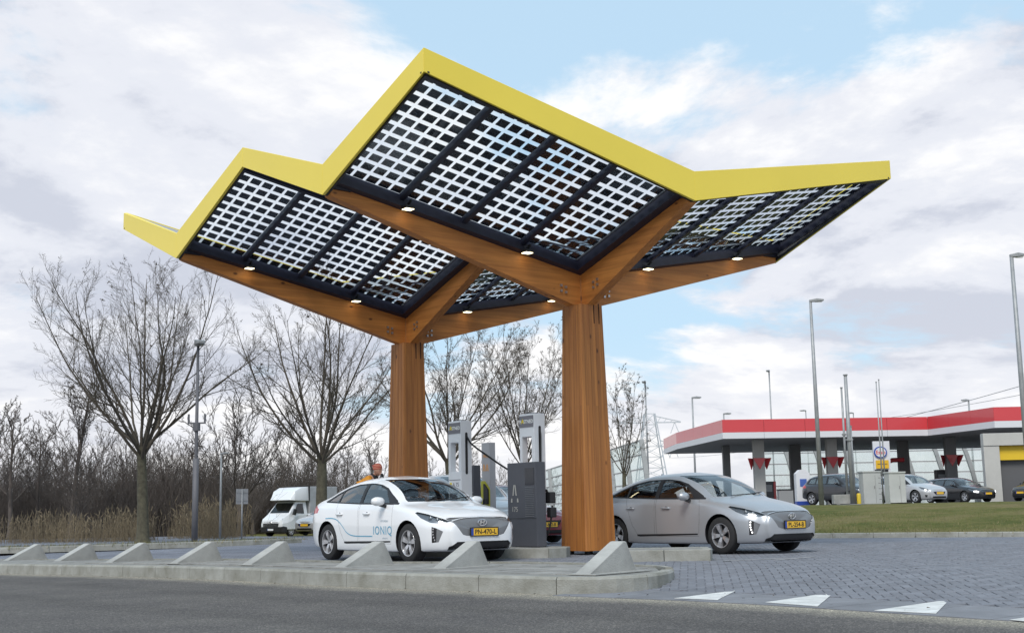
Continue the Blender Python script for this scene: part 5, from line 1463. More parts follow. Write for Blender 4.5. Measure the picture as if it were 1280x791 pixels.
# ------------------------------------------------------------------ person behind the white car
def skin_mesh(verts, edges, radii, sub=2, root=0):
    me = bpy.data.meshes.new('sk'); me.from_pydata(verts, edges, []); ob = bpy.data.objects.new('sk', me); COL.objects.link(ob)
    md = ob.modifiers.new('s', 'SKIN'); md.use_smooth_shade = True
    for i, r in enumerate(radii):
        sv = me.skin_vertices[0].data[i]; sv.radius = (r, r) if isinstance(r, (int, float)) else r; sv.use_root = (i == root)
    sb = ob.modifiers.new('u', 'SUBSURF'); sb.levels = sub; sb.render_levels = sub
    dg = bpy.context.evaluated_depsgraph_get(); dg.update(); out = bpy.data.meshes.new_from_object(ob.evaluated_get(dg))
    bpy.data.objects.remove(ob); bpy.data.meshes.remove(me); out.materials.clear()
    out.polygons.foreach_set('use_smooth', [True] * len(out.polygons)); return out
def build_person():
    M_SKIN = mat('face_skin', (0.50, 0.27, 0.19), 0.55, var=.12, vscale=12); M_ORANGE = mat('orange_jacket', (0.66, 0.27, 0.02), 0.7, bump=.4, bscale=14)
    M_TROUS = mat('dark_trousers', (0.03, 0.032, 0.042), .85); M_GLOVE = mat('black_glove', (0.015, 0.015, 0.017), .7)
    t = thing('person', 'person in orange jacket and red striped woolly hat behind the white car, hand at chin', 'person', (-3.10, 25.9, .165), R(-12))
    # faces local +x ; skeleton in metres
    V_ = [(0, 0, .90), (.03, 0, 1.06), (.09, 0, 1.20), (.17, 0, 1.32), (.235, 0, 1.40), (.265, 0, 1.435),
          (0, .09, .88), (.02, .10, .48), (-.01, .10, .09), (.13, .11, .045), (0, -.09, .88), (.03, -.10, .48), (0, -.10, .09), (.14, -.11, .045),
          (.15, .18, 1.33), (.12, .24, 1.08), (.20, .25, .86), (.22, .245, .80),
          (.16, -.18, 1.33), (.28, -.23, 1.10), (.42, -.13, 1.28), (.43, -.10, 1.33)]
    E_ = [(0, 1), (1, 2), (2, 3), (3, 4), (4, 5), (0, 6), (6, 7), (7, 8), (8, 9), (0, 10), (10, 11), (11, 12), (12, 13), (3, 14), (14, 15), (15, 16), (16, 17), (3, 18), (18, 19), (19, 20), (20, 21)]
    r_ = [.13, .125, .14, .12, .055, .055, .085, .058, .04, .035, .085, .058, .04, .035, .055, .043, .032, .03, .055, .043, .032, .03]
    def hand(p, d, side, spread):
        base = len(V_) - 1
        d = Vector(d).normalized(); s = Vector(side).normalized(); n = d.cross(s)
        for k in range(4):
            o = s * (.027 - .018 * k); L = (.036, .042, .039, .03)[k]; p0 = Vector(p) + o * .6 + d * .02
            ids = []
            for q, (a, b) in enumerate(((.035, .0), (.035 + L, .012), (.035 + 2 * L * .85, .045))):
                V_.append(tuple(Vector(p) + o + d * a + n * b)); r_.append(.0095 - .001 * q); ids.append(len(V_) - 1)
            E_.append((pidx, ids[0])); E_.append((ids[0], ids[1])); E_.append((ids[1], ids[2]))
        V_.append(tuple(Vector(p) + s * .045 + d * .01)); r_.append(.012); V_.append(tuple(Vector(p) + s * .055 + d * .045 + n * .02)); r_.append(.010)
        E_.append((pidx, len(V_) - 2)); E_.append((len(V_) - 2, len(V_) - 1))
    pidx = 17; hand((.22, .245, .76), (.1, 0, -1), (1, 0, 0), 1)
    pidx = 21; hand((.435, -.085, 1.36), (-.25, .25, 1), (0, 1, .2), 1)
    body = link('body', skin_mesh(V_, E_, r_, 2), M_SKIN, t)
    # gloves over the hands
    for p, d in (((.22, .245, .74), (.02, 0, -.12)), ((.43, -.09, 1.365), (-.03, .03, .09))):
        mb = MB().lathe([(.001, -.075), (.035, -.06), (.046, -.01), (.042, .03), (.030, .065), (.001, .078)], 12); g = mb.build('glove', M_GLOVE, body, smooth=True)
        g.location = p; g.scale = (.8, 1.05, 1.0)
    # jacket and trousers as closed shells over the body
    jv = [(0, 0, .82), (.02, 0, 1.02), (.08, 0, 1.18), (.15, 0, 1.30), (.20, 0, 1.36), (.14, .17, 1.32), (.12, .245, 1.08), (.195, .25, .86), (.15, -.17, 1.32), (.28, -.24, 1.09), (.415, -.14, 1.27)]
    je = [(0, 1), (1, 2), (2, 3), (3, 4), (3, 5), (5, 6), (6, 7), (3, 8), (8, 9), (9, 10)]
    link('jacket', skin_mesh(jv, je, [(.17, .2), (.16, .19), (.165, .20), (.13, .15), .085, .085, .07, .055, .085, .07, .055], 2, 1), M_ORANGE, t)
    tv = [(0, 0, .93), (0, .09, .86), (.02, .10, .48), (-.01, .10, .10), (0, -.09, .86), (.03, -.10, .48), (0, -.10, .10)]
    link('trousers', skin_mesh(tv, [(0, 1), (1, 2), (2, 3), (0, 4), (4, 5), (5, 6)], [.14, .105, .078, .065, .105, .078, .065], 2), M_TROUS, t)
    for s in (-1, 1):
        sh = MB().lathe([(.001, -.13), (.04, -.115), (.048, 0), (.05, .08), (.035, .13), (.001, .14)], 12, axis='x').build('shoe', M_BLACK, t, smooth=True); sh.location = (.04, s * .105, .045); sh.scale = (1, .95, .9)
    # head with face
    hb = bmesh.new(); bmesh.ops.create_icosphere(hb, subdivisions=4, radius=1.0)
    def gauss(x, y, z, cx, cy, cz, s): return math.exp(-((x - cx) ** 2 + (y - cy) ** 2 + (z - cz) ** 2) / (2 * s * s))
    for v in hb.verts:
        x, y, z = v.co
        k = 1 + .0
        X, Y, Z = .098 * x, .076 * y * (1 - .18 * max(0, -z)), .118 * z
        if x > 0: X *= 1 + .06 * max(0, -z)
        X += .024 * gauss(x, y, z, 1, 0, -.12, .13) + .010 * gauss(x, y, z, .97, 0, .14, .14) + .010 * gauss(x, y, z, .88, 0, -.85, .22)
        X += .006 * gauss(x, y, z, .93, 0, -.46, .10) - .004 * gauss(x, y, z, .94, 0, -.40, .04)
        for s in (-1, 1): X -= .010 * gauss(x, y, z, .92, .32 * s, .10, .13); Y += s * .012 * gauss(x, y, z, -.05, s, -.05, .14)
        v.co = (X, Y, Z)
    me = bpy.data.meshes.new('head'); hb.to_mesh(me); hb.free(); me.polygons.foreach_set('use_smooth', [True] * len(me.polygons))
    hd = link('head', me, M_SKIN, body); hd.location = (.315, 0, 1.50); hd.rotation_euler = (0, R(12), R(-20)); hd.scale = (.92, .92, .92)
    for s in (-1, 1):
        MB().lathe([(.001, -.009), (.008, -.006), (.010, 0), (.008, .006), (.001, .009)], 10, (.084, .026 * s, .013)).build('eye', mat('eye_dark', (.05, .035, .03), .2), hd, smooth=True)
    # woolly hat with stripes and two corner tips
    def hat_mat():
        m = bpy.data.materials.new('striped_wool'); m.use_nodes = True; nt = m.node_tree; N = nt.nodes; L = nt.links; b = N['Principled BSDF']; b.inputs['Roughness'].default_value = .9
        tc = N.new('ShaderNodeTexCoord'); wv = N.new('ShaderNodeTexWave'); wv.bands_direction = 'Z'; wv.inputs['Scale'].default_value = 9.5; L.new(tc.outputs['Object'], wv.inputs['Vector'])
        r = N.new('ShaderNodeValToRGB'); r.color_ramp.interpolation = 'CONSTANT'; r.color_ramp.elements[0].color = (.36, .035, .025, 1); r.color_ramp.elements[1].position = .62; r.color_ramp.elements[1].color = (.62, .30, .20, 1)
        L.new(wv.outputs['Fac'], r.inputs[0]); L.new(r.outputs[0], b.inputs['Base Color']); return m
    hm = hat_mat()
    ht = MB().lathe([(.100, .015), (.106, .03), (.106, .07), (.100, .10), (.080, .135), (.045, .155), (.001, .16)], 24).build('woolly_hat', hm, hd, smooth=True); ht.scale = (1.06, .86, 1.0); ht.rotation_euler = (0, R(-14), 0); ht.location = (-.008, 0, .0)
    tp = MB().lathe([(.032, -.02), (.022, .02), (.001, .055)], 10).build('hat_tip', mat('red_wool', (.40, .03, .025), .9), ht, smooth=True); tp.location = (-.095, 0, .10); tp.rotation_euler = (0, R(-70), 0)
    cl = MB().lathe([(.085, -.03), (.095, .0), (.085, .05), (.06, .06)], 16).build('collar', M_GLOVE, t, smooth=True); cl.location = (.225, 0, 1.37); cl.rotation_euler = (0, R(30), 0)
build_person()

# ------------------------------------------------------------------ trees
def np_tubes(starts, dirs, lens, r0, r1, nseg, nside, wob, up, rs, grav=0.0):
    """many branches at once: returns points (n, nseg+1, 3), verts, faces"""
    n = len(starts); P = np.zeros((n, nseg + 1, 3)); P[:, 0] = starts; d = dirs.copy()
    step = (lens / nseg)[:, None]
    for k in range(nseg):
        d = d + rs.normal(0, wob, (n, 3)) + np.array([0, 0, up]); d /= np.linalg.norm(d, axis=1)[:, None]
        P[:, k + 1] = P[:, k] + d * step
    T = np.gradient(P, axis=1); T /= np.linalg.norm(T, axis=2)[:, :, None] + 1e-9
    ref = np.where(np.abs(T[:, :, 2:3]) > .9, np.array([1.0, 0, 0]), np.array([0, 0, 1.0]))
    A = np.cross(T, ref); A /= np.linalg.norm(A, axis=2)[:, :, None] + 1e-9; B = np.cross(T, A)
    t = np.linspace(0, 1, nseg + 1)[None, :, None]; rad = (r0[:, None, None] * (1 - t) + r1[:, None, None] * t)
    rings = []
    for k in range(nside):
        a = 2 * math.pi * k / nside; rings.append(P + (A * math.cos(a) + B * math.sin(a)) * rad)
    VV = np.stack(rings, 2).reshape(-1, 3)
    base = (np.arange(n) * (nseg + 1) * nside)[:, None, None]; i = np.arange(nseg)[None, :, None]; k = np.arange(nside)[None, None, :]; k2 = (k + 1) % nside
    F = np.stack([base + i * nside + k, base + i * nside + k2, base + (i + 1) * nside + k2, base + (i + 1) * nside + k], -1).reshape(-1, 4)
    return P, VV, F
def np_mesh(name, chunks):
    off = 0; vs = []; fs = []
    for v, f in chunks: vs.append(v); fs.append(f + off); off += len(v)
    v = np.concatenate(vs).astype(np.float32); f = np.concatenate(fs).astype(np.int32)
    me = bpy.data.meshes.new(name); me.vertices.add(len(v)); me.vertices.foreach_set('co', v.ravel())
    nf, k = f.shape; me.loops.add(nf * k); me.loops.foreach_set('vertex_index', f.ravel()); me.polygons.add(nf)
    me.polygons.foreach_set('loop_start', np.arange(0, nf * k, k, dtype=np.int32)); me.polygons.foreach_set('use_smooth', np.ones(nf, dtype=bool))
    me.update(calc_edges=True); me.validate(); return me
def children(P, dirs_par, lens_par, n_each, t0, t1, ang, ratio, rs, tgrow=0.5):
    n, m, _ = P.shape; N = n * n_each; idx = np.repeat(np.arange(n), n_each)
    t = np.tile(np.linspace(t0, t1, n_each), n) + rs.uniform(-.04, .04, N); t = np.clip(t, 0.02, .99)
    f = t * (m - 1); i0 = np.minimum(f.astype(int), m - 2); w = (f - i0)[:, None]
    st = P[idx, i0] * (1 - w) + P[idx, i0 + 1] * w; tan = P[idx, i0 + 1] - P[idx, i0]; tan /= np.linalg.norm(tan, axis=1)[:, None]
    rv = rs.normal(0, 1, (N, 3)); rv -= tan * (rv * tan).sum(1)[:, None]; rv /= np.linalg.norm(rv, axis=1)[:, None]
    a = rs.normal(ang, ang * .25, N)[:, None]; d = tan * np.cos(a) + rv * np.sin(a)
    L = lens_par[idx] * ratio * (1 - tgrow * t) * rs.uniform(.7, 1.25, N)
    return st, d, L, idx, t
def tree_meshes(seed, height, fork, trunk_r, n_limbs, spread, twig_levels=(11, 9, 7), limb_up=.055, lean=(0, 0), leaves=300, limb_t0=.72, twig_r=.0052, single=False):
    rs = np.random.RandomState(seed)
    # trunk (a leader that carries on into the crown)
    tl = height * (.80 if single else fork / height * 1.0 + .06)
    P0, v0, f0 = np_tubes(np.zeros((1, 3)), np.array([[lean[0], lean[1], 1.0]]), np.array([tl]), np.array([trunk_r]), np.array([trunk_r * (.25 if single else .72)]), 12, 9, .018, .03, rs)
    # root flare
    zz = v0[:, 2]; fl = 1 + .45 * np.exp(-np.maximum(zz, 0) / .18); v0[:, 0] *= fl; v0[:, 1] *= fl; v0[:, 2] -= .05
    m = P0.shape[1]; az = np.arange(n_limbs) * 2.399963 + rs.uniform(0, 6, 1); tt = np.linspace(fork / tl if single else .84, .985, n_limbs)
    f = np.clip(tt, 0, .999) * (m - 1); i0 = f.astype(int); w = (f - i0)[:, None]; st = P0[0, i0] * (1 - w) + P0[0, np.minimum(i0 + 1, m - 1)] * w
    inc = rs.uniform(.25, 1.0, n_limbs) ** .7 * spread
    if not single: inc[-1] = .08; inc[-2] = .2
    d = np.stack([np.sin(inc) * np.cos(az), np.sin(inc) * np.sin(az), np.cos(inc)], 1)
    L1 = (height - st[:, 2]) * (1.04 - .20 * (inc / max(spread, .01))) * rs.uniform(.85, 1.04, n_limbs)
    if single: L1 = (height - st[:, 2]) * .62 * rs.uniform(.6, 1.0, n_limbs) + .4
    r1 = trunk_r * rs.uniform(.19, .32, n_limbs) * (.65 if single else 1)
    P1, v1, f1 = np_tubes(st, d, L1, r1, r1 * .16, 12, 6, .055, limb_up, rs)
    ch = [(v1, f1)]
    a, b, c = twig_levels
    st, d, L, ix, t = children(P1, None, L1, a, .18, .96, .62, .42, rs); r = np.maximum(r1[ix] * (1 - .84 * t) * .50, twig_r * 1.5)
    P2, v2, f2 = np_tubes(st, d, L, r, r * .25, 7, 4, .075, .05, rs); ch.append((v2, f2))
    st, d, L, ix, t = children(P2, None, L, b, .15, .97, .62, .42, rs); r2 = np.maximum(r[ix] * (1 - .75 * t) * .6, twig_r)
    P3, v3, f3 = np_tubes(st, d, L, r2, r2 * .5, 5, 3, .09, .05, rs); ch.append((v3, f3))
    st, d, L, ix, t = children(P3, None, L, c, .2, .98, .6, .5, rs); r3 = np.full(len(st), twig_r * .8)
    P4, v4, f4 = np_tubes(st, d, L, r3, r3 * .55, 3, 3, .10, .04, rs); ch.append((v4, f4))
    if leaves:                                            # last dry seed clusters on the twig tips
        tips = P4[rs.choice(len(P4), leaves), -1]; k = 5
        pt = (tips[:, None, :] + rs.normal(0, .030, (leaves, k, 3))).reshape(-1, 3); n = len(pt); s = .015
        e1 = rs.normal(0, s, (n, 3)); e2 = rs.normal(0, s, (n, 3)); vv = np.stack([pt - e1, pt - e2, pt + e1, pt + e2], 1).reshape(-1, 3)
        ch.append((vv, np.arange(4 * n).reshape(-1, 4)))
    return np_mesh('trunk', [(v0, f0)]), np_mesh('crown', ch)
M_BARK = mat('ash_bark', (0.115, 0.105, 0.070), 0.95, var=.5, vscale=7, bump=.6, bscale=30, var_col=(0.055, 0.05, 0.035))
M_TWIG = mat('twig_bark', (0.105, 0.088, 0.068), 0.95, var=.35, vscale=2)
M_WTWIG = mat('woodland_bark', (0.115, 0.096, 0.085), 0.95, var=.4, vscale=1.5, rand=.25)
def put_tree(meshes, label, base, rz=0.0, scale=1.0, group=None, mats=None, cat='tree'):
    t = thing('bare_tree', label, cat, base, rz, group); t.scale = (scale,) * 3
    mt = mats or (M_BARK, M_TWIG)
    link('trunk', meshes[0], mt[0], t); link('crown', meshes[1], mt[1], t); return t
gt = 'bare roadside trees'
put_tree(tree_meshes(11, 10.5, 2.75, .215, 15, 1.12, (11, 9, 7), twig_r=.0046), 'tallest bare tree on the left with wide vase shaped crown, beside the dark lamp post', at(178, 679, 44.5), .4, 1, gt)
put_tree(tree_meshes(23, 9.4, 2.35, .24, 13, 1.0, (11, 9, 7), twig_r=.0046), 'bare tree with a thick trunk between the white van and the white car', at(402, 668, 46.5), 2.1, 1, gt)
put_tree(tree_meshes(37, 8.6, 2.2, .20, 10, .85, leaves=700), 'bare tree behind the rear wooden column and the rear charging post', at(566, 660, 50), 1.1, 1, gt)
put_tree(tree_meshes(41, 8.0, 2.0, .16, 9, .80, leaves=1000), 'bare tree with clinging seed clusters behind the front charging post', at(658, 655, 52), .2, 1, gt)
put_tree(tree_meshes(53, 6.6, 1.9, .12, 8, .7, (7, 6, 5), leaves=600), 'small thin bare tree seen just right of the front wooden column', at(783, 652, 58), 0, 1, gt)
# woodland on the left: individual trees share a few meshes
wood = [tree_meshes(101, 7.2, 1.6, .13, 16, 1.0, (7, 6, 5), single=True, leaves=250, twig_r=.009), tree_meshes(102, 6.2, 1.2, .11, 15, .9, (7, 6, 5), single=True, leaves=150, twig_r=.009),
        tree_meshes(103, 5.6, 1.0, .12, 9, 1.0, (8, 7, 5), leaves=0, twig_r=.010), tree_meshes(104, 5.0, .7, .09, 8, .9, (8, 7, 5), leaves=100, twig_r=.010)]
wl = ['tall dark woodland tree with a straight stem', 'slender woodland tree', 'low spreading woodland tree', 'low bushy woodland tree']
spots = [(88, 671, 56, 0, 1.08, 'tall dark straight tree left of the biggest bare tree, standing over the reeds'), (12, 672, 57, 1, 1.02, 'slender dark tree nearest the left photo edge'),
         (46, 672, 60, 1, .92, 'slender pale stemmed tree between the two dark trees at the left edge'), (96, 674, 54, 3, .75, 'small leaning pale stemmed tree in the reeds, left of the biggest bare tree'),
         (150, 672, 62, 2, .85, 'low bare tree just left of the biggest tree trunk, behind the reeds'), (300, 668, 60, 2, 1.25, 'spreading tree with a rounded crown behind the grey road sign'), (210, 670, 63, 3, 1.0, 'bushy bare tree between the biggest trunk and the tall dark lamp post'), (240, 670, 66, 2, .9, 'low bare tree directly behind the tall dark lamp post'), (262, 669, 64, 3, 1.0, 'bushy bare tree behind the thin pale lamp post'),
         (335, 667, 88, 3, 1.1, 'bushy bare tree behind the left end of the white van'), (365, 664, 84, 2, 1.25, 'spreading bare tree behind the white van roof'), (120, 672, 66, 2, .95, 'low bare tree behind the leaning pale stemmed tree'), (30, 674, 66, 2, .85, 'low bare tree behind the two slender trees at the left edge'), (66, 673, 65, 3, 1.05, 'bushy bare tree left of the tall dark straight tree'), (182, 671, 68, 2, .95, 'low bare tree hidden behind the biggest tree trunk'), (-20, 674, 58, 0, .95, 'tall dark tree cut off by the left photo edge'), (316, 666, 84, 2, 1.0, 'low bare tree between the grey road sign and the white van'), (385, 662, 95, 2, 1.3, 'spreading bare tree right of the van, behind the thick trunked tree')]
for i, (px, py, d, k, s, lb) in enumerate(spots):
    t = put_tree(wood[k], lb or 'bare brown tree in the dense wood behind the reeds', at(px, py, d), i * 1.3, s, 'trees of the wood on the left', (M_WTWIG, M_WTWIG))
# far thin trees between the white van and the column
for i, (px, d, s, k, w) in enumerate([(418, 150, 1.35, 1, 'just right of the thick trunked tree'), (432, 160, 1.5, 0, 'left of the person in orange'), (447, 155, 1.3, 1, 'behind the orange shoulder of the person'), (470, 170, 1.7, 0, 'above the striped hat'), (610, 150, 1.3, 2, 'behind the narrow charging post'), (690, 160, 1.2, 3, 'just left of the front wooden column'), (535, 150, 1.4, 2, 'behind the rear wooden column'), (640, 165, 1.3, 2, 'behind the charcoal cabinet'), (585, 170, 1.6, 0, 'behind the rear charging post')]):
    put_tree(wood[k], 'thin far bare tree on the skyline ' + w, at(px, 652, d), i, s, 'far trees on the skyline', (M_WTWIG, M_WTWIG))
def thicket(seed, n, xr, yr, hmin, hmax, r):
    rs = np.random.RandomState(seed); m = 60
    bx = np.repeat(rs.uniform(*xr, n), m); by = np.repeat(rs.uniform(*yr, n), m); hh = np.repeat(rs.uniform(hmin, hmax, n), m)
    st = np.stack([bx + rs.normal(0, .45, n * m), by + rs.normal(0, .45, n * m), np.full(n * m, -.5)], 1)
    d = rs.normal(0, .32, (n * m, 3)); d[:, 2] = 1; d /= np.linalg.norm(d, axis=1)[:, None]
    L = hh * rs.uniform(.55, 1.1, n * m); P, v, f = np_tubes(st, d, L, np.full(n * m, r), np.full(n * m, r * .3), 4, 3, .10, .03, rs)
    s2, d2, L2, ix, t = children(P, None, L, 4, .35, .95, .6, .30, rs); P2, v2, f2 = np_tubes(s2, d2, L2, np.full(len(s2), r * .45), np.full(len(s2), r * .25), 2, 3, .1, .03, rs)
    return np_mesh('thicket', [(v, f), (v2, f2)])
tag(link('thicket', thicket(5, 190, (-36, -14.6), (59, 70), 2.6, 5.0, .012), M_WTWIG), 'dense grey brown thicket under the bare trees on the left', 'thicket', kind='stuff')
tag(link('thicket', thicket(6, 90, (-26, -12), (86, 98), 3.2, 5.0, .016), M_WTWIG), 'dense thicket behind the white van', 'thicket', kind='stuff')
# reeds
def reeds(n, xr, d0, d1, hmin, hmax, seed, name):
    rs = np.random.RandomState(seed); x = rs.uniform(*xr, n); y = d0 + (d1 - d0) * rs.random_sample(n) + (-.45 * (x + 16)) * .0
    cl_ = np.sin(x * 1.9 + 1.3 * np.sin(y * 1.1)) * .5 + np.sin(x * .73 + y * .9) * .5; keep = rs.random_sample(n) < .55 + .55 * cl_; x, y, cl_ = x[keep], y[keep], cl_[keep]; n = len(x)
    z0 = np.full(n, -.45); h = rs.uniform(hmin, hmax, n) * (1 + .22 * cl_) + .2
    st = np.stack([x, y, z0], 1); d = rs.normal(0, .09, (n, 3)); d[:, 2] = 1
    P, v, f = np_tubes(st, d, h, np.full(n, .007), np.full(n, .005), 3, 3, .05, .0, rs)
    m = rs.random_sample(n) < .5; tips = P[m, -1]; k = len(tips); pd = rs.normal(0, .3, (k, 3)); pd[:, 2] = .8
    P2, v2, f2 = np_tubes(tips - np.array([0, 0, .04]), pd, np.full(k, .24), np.full(k, .020), np.full(k, .004), 3, 4, .12, -.12, rs)
    s3, d3, L3, ix, t = children(P, None, h, 3, .25, .8, .6, .26, rs); P3, v3, f3 = np_tubes(s3, d3, L3, np.full(len(s3), .008), np.full(len(s3), .001), 2, 3, .15, -.15, rs)
    return np_mesh(name, [(v, f), (v2, f2), (v3, f3)])
M_REED = mat('dry_reed', (0.235, 0.185, 0.115), 0.95, var=.5, vscale=.6, var_col=(0.12, 0.098, 0.068))
tag(link('reeds', reeds(2300, (-24, -14.2), 48, 53, .45, 1.25, 3, 'reeds'), M_REED), 'dry straw coloured reeds along the edge of the wood on the left', 'reeds', kind='stuff')
tag(link('reeds', reeds(850, (-14.8, -11.4), 50, 56, .7, 1.6, 4, 'reeds'), M_REED), 'thinner dry reeds around the road sign', 'reeds', kind='stuff')
# ------------------------------------------------------------------ street lamps, signs, van on the left
def lamp_post(label, foot, top, r0, r1, m, head=(.55, .2, .10), hdir=(1, 0), group='street lamps', sleeve=None, glow=False):
    foot = Vector(foot); top = Vector(top); t = thing('street_lamp', label, 'street lamp', foot, 0, group)
    T = Vector((0, 0, top.z - foot.z)); MB().tube([(0, 0, -.3), T * .5, T], [r0, (r0 + r1) / 2, r1], 10).build('pole', m, t, smooth=True)
    hd = Vector((hdir[0], hdir[1], 0)).normalized()
    if sleeve: MB().tube([(0, 0, -.2), T * sleeve], [r0 * 1.45, r0 * 1.40], 10).build('pole_sleeve', m, t, smooth=True)
    L, W, H = head; a = T - hd * .05; b = T + hd * L
    mb = MB(); mb.bar(a, T + hd * (L * .45) + Vector((0, 0, .03)), W * .5, H * .7, w2=W, h2=H); mb.bar(T + hd * (L * .45) + Vector((0, 0, .03)), b + Vector((0, 0, .03)), W, H, w2=W * .6, h2=H * .5)
    lh = mb.build('lamp_head', mat('lamp_grey', (.30, .31, .32), .5), t, bevel=.02)
    MB().box(tuple(T + hd * (L * .62) + Vector((0, 0, -.035 * H / .1))), (L * .5 if abs(hd.x) > .5 else W * .7, W * .7 if abs(hd.x) > .5 else L * .5, .02)).build('lamp_glass', glass('lamp_lens', (.9, .9, .85), .8, .05, .1) if not glow else M_LAMP, lh)
    return t
tall = lamp_post('tall dark grey lamp post with a sleeve joint, right of the biggest bare tree', at(243, 679, 42), at(252, 430, 42), .07, .045, M_DARKPOLE, (.40, .36, .20), (.5, -1), sleeve=.42)
kb = MB(); zt = (at(250, 533, 42).z - at(243, 679, 42).z); kb.tube([(0, 0, zt - .14), (0, 0, zt + .12)], .12, 10); kb.bar((-.3, 0, zt + .12), (.3, 0, zt + .12), .05, .05)
for s in (-1, 1): kb.tube([(s * .27, 0, zt + .12), (s * .27, 0, zt + .42)], .035, 8)
kb.build('bracket', M_DARKPOLE, tall)
lamp_post('thin pale lamp post between the tall dark lamp post and the grey road sign', at(275, 671, 50), at(279, 567, 50), .05, .035, M_GALV, (.32, .14, .08), (1, 0))
lamp_post('tall silver lamp post in front of the filling station, left of the flag poles', at(1027, 628, 58), at(1017, 376, 58), .12, .065, M_GALV, (.62, .28, .14), (1, 0))
lamp_post('tall lamp post at the right photo edge', at(1290, 640, 40), at(1266, 320, 40), .10, .06, M_GALV, (.42, .22, .14), (1, 0))
lamp_post('thin lamp post beside the lattice pylon', at(812, 640, 120), at(810, 478, 120), .11, .07, M_GALV, (.8, .35, .2), (-.4, -1))
lamp_post('lamp post rising behind the left end of the red and white roof', at(871, 640, 125), at(867, 497, 125), .12, .08, M_GALV, (.9, .4, .22), (1, 0))
lamp_post('short lamp head above the left part of the red roof', at(910, 640, 150), at(909, 517, 150), .12, .08, M_GALV, (.9, .4, .22), (1, 0))
lamp_post('thin tall lamp post above the middle of the red roof', at(970, 640, 135), at(968, 464, 135), .10, .07, M_GALV, (.8, .35, .2), (-.5, -1))
lamp_post('lamp post above the right end of the red roof', at(1221, 640, 120), at(1222, 500, 120), .11, .08, M_GALV, (.7, .35, .2), (-1, 0))
for i, (px, py, lb) in enumerate(((1013, 513, 'faint far lamp post above the red roof, left of the flag poles'), (1073, 516, 'faint far lamp post above the red roof, right of the flag poles'))):
    lamp_post(lb, at(px + 1, 640, 170), at(px, py, 170), .10, .07, M_GALV, (.8, .4, .2), (-1, 0))
sg = thing('road_sign', 'square grey road sign seen from behind on a thin post beside the wood', 'road sign', at(302, 669, 49), R(18))
zt = at(304, 611, 49).z - at(302, 669, 49).z
MB().tube([(0, 0, -.2), (0, 0, zt)], .03, 8).build('post', M_GALV, sg, smooth=True)
bd = MB().box((0, .04, zt - .28), (.46, .015, .58)).build('sign_board', mat('sign_back_grey', (.33, .34, .36), .5, metal=.3, var=.2), sg)
for z in (.12, .44): MB().box((0, .02, zt - z), (.42, .02, .03)).build('rail', M_GALV, bd)

